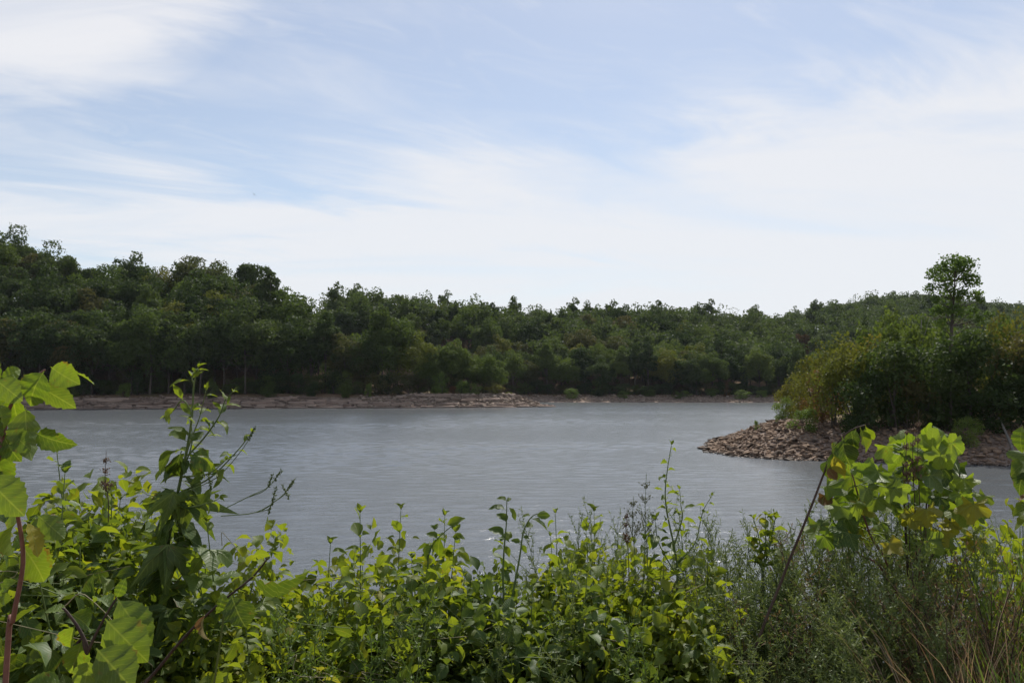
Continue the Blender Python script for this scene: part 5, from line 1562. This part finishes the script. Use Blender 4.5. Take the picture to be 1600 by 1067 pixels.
bush('edge_sapling', 'leafy sapling with narrow leaves right of the young sycamore', 1540, 728, 3.3, 60, 3, 11, .08, (LG, OG), 120, .05, 'leaf_green', 'sapling', 'saplings on the near bank', elev=.6)
es = Plant('edge_sapling', ground_at(1625, 3.0), 'sapling with broad hanging leaves cut by the right edge', 'sapling', 'saplings on the near bank')
es.stem(spline([es.base, P(1625, 900, 3.0), P(1618, 780, 3.0), P(1606, 690, 3.0), P(1596, 664, 3.0)], 16), .008, .002, 'stem_dark')
for mesh, b, t, d, dd, roll, wid, face in ((E[1], (1598, 664), (1592, 706), 2.98, 0, .8, 1.0, .6), (SDK[1], (1612, 712), (1585, 740), 3.0, 0, .3, 1.0, .7), (OVG[1], (1610, 720), (1576, 738), 2.98, 0, .3, 1.4, .6), (OVD[2], (1606, 730), (1584, 770), 3.0, 0, .3, 1.5, .7), (LM['ovate', 'leaf_dead'][0], (1612, 770), (1594, 784), 3.0, 0, .3, 1.3, .7),
        (OVG[0], (1612, 740), (1590, 752), 3.0, 0, -.3, 1.3, .6), (OVG[2], (1616, 690), (1600, 716), 3.0, 0, .3, 1.3, .6), (OVG[1], (1616, 790), (1580, 800), 3.0, 0, .3, 1.3, .6), (OVG[0], (1618, 800), (1590, 830), 3.0, 0, .3, 1.3, .6)):
    leaf_px(es, mesh, b, t, d, dd, roll, wid, face)
bush('edge_bush', 'yellow-green bush at the right edge behind the grass', 1590, 790, 3.6, 100, 4, 12, .08, (OG, OY, LG), 350, .05, 'leaf_green', elev=.5)
# ---------------------------------------------------------------- feathery weeds, seed heads and grass
def plume(seed, h=1.0, branches=40, per=42, leaf=0.021, wid=0.0019, spread=0.20):
    """one feathery weed stem, about h tall: thin stem with side sprays of needle leaves"""
    rng = np.random.default_rng(seed)
    stem = Geo(); V, Q, T = [], [], []
    bend = rng.normal(size=2) * 0.10
    def sp(t): return np.array([bend[0] * t * t, bend[1] * t * t, t * h])
    stem.tube([sp(t) for t in np.linspace(0, 1, 8)], np.linspace(0.0042, 0.0012, 8), 5)
    off = 0
    for b in range(branches):
        t = 0.12 + 0.88 * (b + rng.random()) / branches
        p0 = sp(t)
        a = b * 2.4 + rng.uniform(-.4, .4)
        ln = spread * (1.15 - t) * rng.uniform(0.6, 1.2) + 0.03
        d0 = np.array([math.cos(a) * 0.75, math.sin(a) * 0.75, 0.75])
        p1 = p0 + d0 * ln + np.array([0, 0, 0.02])
        stem.tube([p0, (p0 + p1) / 2 + np.array([0, 0, -0.006]), p1], [0.0013, 0.001, 0.0006], 3)
        n = max(6, int(per * ln / (spread * 0.6)))
        s = rng.random(n)[:, None]
        c = p0 * (1 - s) + p1 * s
        dv = d0[None] * 0.5 + rng.normal(size=(n, 3)) * 0.65
        dv /= np.linalg.norm(dv, axis=1)[:, None]
        sd = np.cross(dv, rng.normal(size=(n, 3))); sd /= np.linalg.norm(sd, axis=1)[:, None]
        l = leaf * rng.uniform(0.5, 1.3, (n, 1)); w_ = wid * rng.uniform(0.7, 1.4, (n, 1))
        v = np.stack([c - sd * w_ * .3, c + dv * l * .5 - sd * w_, c + dv * l, c + dv * l * .5 + sd * w_], axis=1)
        V.append(v.reshape(-1, 3)); Q.append(np.arange(4 * n).reshape(n, 4) + off); T.append(rng.random(n)); off += 4 * n
    return stem, np.concatenate(V), np.concatenate(Q), np.concatenate(T)

PL = []
for k in range(7):
    st, v, q, t = plume(900 + k)
    PL.append((st.mesh(f'weed_stem{k}', M['stem_green'], True), mesh_np(f'weed_foliage{k}', v, q, M['weed'], False, {'tint': ('FACE', 'FLOAT', t)})))
PB = []
for k in range(3):
    st, v, q, t = plume(950 + k, branches=26, per=18)
    PB.append((st.mesh(f'brown_stem{k}', M['stem_dark'], True), mesh_np(f'brown_foliage{k}', v, q, M['weed_brown'], False, {'tint': ('FACE', 'FLOAT', t)})))

def weed(px, py_top, d, protos, label, group, name='feathery_weed', wide=1.0):
    b = ground_at(px, d)
    h = max(0.3, P(px, py_top, d).z - b.z)
    e = empty(name, b, label, 'weed', group)
    st, fo = protos[rf.integers(len(protos))]
    e.rotation_euler = (rf.uniform(-.1, .1), rf.uniform(-.14, .14), rf.uniform(0, 6.28))
    e.scale = (wide, wide, h)
    link('stem', st, e); o = link('foliage', fo, e); o['kind'] = 'stuff'

TOPL = np.array([(940, 835), (1010, 850), (1080, 860), (1120, 850), (1150, 840), (1250, 850), (1300, 812), (1400, 800), (1450, 805), (1520, 835), (1610, 880)], float)
for d, step, dy, lo, hi in ((3.5, 11, 0, 1090, 1520), (3.25, 11, 28, 1110, 1490), (3.05, 11, 70, 1120, 1460), (2.9, 12, 115, 1130, 1450), (2.75, 13, 165, 1120, 1440)):
    px = lo
    while px < hi:
        weed(px, float(np.interp(px, TOPL[:, 0], TOPL[:, 1])) + dy + rf.uniform(-18, 30), d + rf.uniform(-.14, .14), PL if rf.random() < .86 else PB,
             {0: 'feathery grey-green weed in the back row of the right-hand thicket', 28: 'feathery grey-green weed in the second row of the right-hand thicket', 70: 'feathery grey-green weed in the middle of the right-hand thicket',
              115: 'feathery weed in the lower part of the right-hand thicket', 165: 'feathery weed at the very bottom of the right-hand thicket'}[dy], 'feathery weeds of the right-hand thicket')
        px += step * rf.uniform(.6, 1.4)
for px, py in ((905, 815), (915, 822), (958, 815), (972, 800), (1000, 812), (895, 830), (1135, 800), (1150, 812), (1165, 822), (1235, 815), (1255, 828), (1125, 830)):
    weed(px + rf.uniform(-3, 3), py, 3.6 + rf.uniform(-.1, .1), PL, 'thin wispy weed poking above the bushes against the water', 'wispy weeds against the water', wide=.7)
for px in (1480, 1500, 1522, 1540, 1560, 1470, 1510, 1535, 1580, 1440, 1400, 1370, 1330, 1490, 1515, 1550, 1530, 1460, 1450, 1570):
    weed(px, rf.uniform(860, 975), 2.75 + rf.uniform(-.15, .3), PB, 'browned feathery weed among the dry grass at the lower right', 'browned weeds at the lower right', 'browned_weed')

PLIME = []
for k in range(4):
    st, v, q, t = plume(930 + k, branches=30, per=30, leaf=0.026, wid=0.0026)
    PLIME.append((st.mesh(f'fern_stem{k}', M['stem_green'], True), mesh_np(f'fern_foliage{k}', v, q, M['grass'], False, {'tint': ('FACE', 'FLOAT', t)})))
px = 330
while px < 1120:
    weed(px, rf.uniform(925, 1010) if px > 620 else rf.uniform(950, 1015), 2.66 + rf.uniform(-.12, .15), PLIME if px < 640 or rf.random() < .35 else PL, 'fine-leaved weed pushing through the lower front of the thicket', 'fine weeds in front of the thicket', 'fine_weed', .8)
    px += rf.uniform(14, 34) if px < 640 else rf.uniform(45, 90)
for px in np.linspace(860, 1110, 8):
    weed(px + rf.uniform(-8, 8), rf.uniform(850, 905), 3.05 + rf.uniform(-.2, .25), PL, 'thin weed growing up between the middle bushes', 'thin weeds among the middle bushes', 'fine_weed', .7)

# open seed heads
def seed_head(px, py, d, label, h_px=150, brown=False):
    b = ground_at(px, d)
    e = Plant('seed_stalk', b, label, 'weed', 'seed stalks')
    top = P(px, py, d)
    c = spline([b, P(px + 3, py + h_px * 1.2, d), P(px - 2, py + h_px * .5, d), top], 12)
    e.stem(c, .0024, .0008, 'stem_dark' if brown else 'stem_green', 'stem', 5)
    g = Geo()
    for i in range(26):
        t = 0.55 + 0.45 * i / 26
        p = c[int(t * (len(c) - 1))] - np.array(b)
        a = i * 2.4
        ln = (1.02 - t) * 0.16 + 0.012
        if brown: ln *= .35
        q_ = p + np.array([math.cos(a) * .6, math.sin(a) * .6, .8]) * ln
        g.tube([p, q_], [.0008, .0005], 3)
        for j in range(6):
            r_ = p + (q_ - p) * (0.35 + .65 * j / 5) + rf.normal(size=3) * .004
            g.tube([r_, r_ + rf.normal(size=3) * .002 + np.array([0, 0, .004])], [.0018, .0012], 4)
    link('seed_head', g.mesh('seed_head', M['straw'] if brown else M['seed']), e.o)['kind'] = 'stuff'
seed_head(1010, 740, 3.2, 'open pale seed head left of the tall slender shoot')
seed_head(990, 775, 3.25, 'shorter pale seed head beside the open one', 110)
seed_head(1418, 655, 3.1, 'rusty seed stalk standing above the sycamore leaves', 150, True)
seed_head(1436, 640, 3.1, 'taller rusty seed stalk above the sycamore leaves', 160, True)
seed_head(1428, 650, 3.12, 'third rusty seed stalk between the other two', 150, True)
seed_head(166, 705, 2.8, 'thin brown stalk above the vine-hung bush at the left', 110, True)
seed_head(980, 795, 3.4, 'bare dark stalk left of the pale seed heads', 90, True)

# grass: clumps nobody could count
def blades(n, x0, x1, d0, d1, h, wid, mat, name, label, lean=0.35, tops=None):
    V, Q, T = [], [], []
    off = 0
    ds, pxs = rf.uniform(d0, d1, n), rf.uniform(x0, x1, n)
    xs = (pxs - 800) / F * ds
    B = np.stack([xs, ds, height(xs, ds) - 0.02], axis=1)
    for i in range(n):
        b = B[i]
        hh = rf.uniform(*h)
        a = rf.uniform(0, 6.28); ln = hh * rf.uniform(0.1, lean * 2)
        tip = b + np.array([math.cos(a) * ln, math.sin(a) * ln, hh])
        ctl = b + np.array([math.cos(a) * ln * .15, math.sin(a) * ln * .15, hh * .75])
        c = bez(b, ctl, tip, 6)
        side = np.array([-math.sin(a), math.cos(a), 0])
        th = rf.uniform(-.9, .9)
        side = side * math.cos(th) + np.array([math.cos(a), math.sin(a), 0]) * math.sin(th)
        w_ = wid * rf.uniform(.6, 1.3) * np.array([.7, 1, 1, .85, .55, .08])
        v = np.stack([c - side * w_[:, None], c + side * w_[:, None]], axis=1).reshape(-1, 3)
        V.append(v); Q.append(np.array([(2 * k, 2 * k + 1, 2 * k + 3, 2 * k + 2) for k in range(5)]) + off); off += 12
        T += [rf.random()] * 5
    o = link(name, mesh_np(name, np.concatenate(V), np.concatenate(Q), M[mat], False, {'tint': ('FACE', 'FLOAT', T)}))
    tag(o, label, 'grass', kind='stuff')
    return o
blades(650, 1540, 1690, 2.8, 4.2, (.6, 1.2), .0040, 'grass', 'grass', 'tall green grass at the right edge of the near bank', .25)
blades(480, 1430, 1600, 2.4, 2.9, (.5, 1.05), .0024, 'straw', 'grass', 'dry reddish straw between the weeds at the lower right', .3)
blades(420, 1560, 1690, 2.0, 2.5, (.55, 0.95), .0042, 'grass', 'grass', 'fresh green grass in the bottom right corner', .25)
blades(1500, -100, 1500, 2.4, 5.0, (.2, .6), .003, 'straw', 'grass', 'thin dry grass under the near thicket', .5)
blades(1600, -100, 1500, 2.4, 5.0, (.25, .7), .0035, 'grass', 'grass', 'thin green grass under the near thicket', .5)


# ---------------------------------------------------------------- air
hm, ht = new_mat('haze_air')
pv = ht.n('ShaderNodeVolumePrincipled')
pv.inputs['Color'].default_value = (0.82, 0.90, 1.0, 1)
pv.inputs['Density'].default_value = 0.00005
pv.inputs['Anisotropy'].default_value = 0.2
ho = ht.n('ShaderNodeOutputMaterial')
ht.put(ho.inputs[1], pv.outputs[0])
hx0, hx1, hy0, hy1, hz0, hz1 = -4100, 4100, -1600, 5200, -6.0, 95.0
hv = [(x, y, z) for z in (hz0, hz1) for y in (hy0, hy1) for x in (hx0, hx1)]
haze = link('haze', mesh_np('haze', hv, np.array([(0, 2, 3, 1), (4, 5, 7, 6), (0, 1, 5, 4), (2, 6, 7, 3), (0, 4, 6, 2), (1, 3, 7, 5)]), hm))
tag(haze, 'thin pale summer haze over the lake and hills', 'haze', kind='stuff')
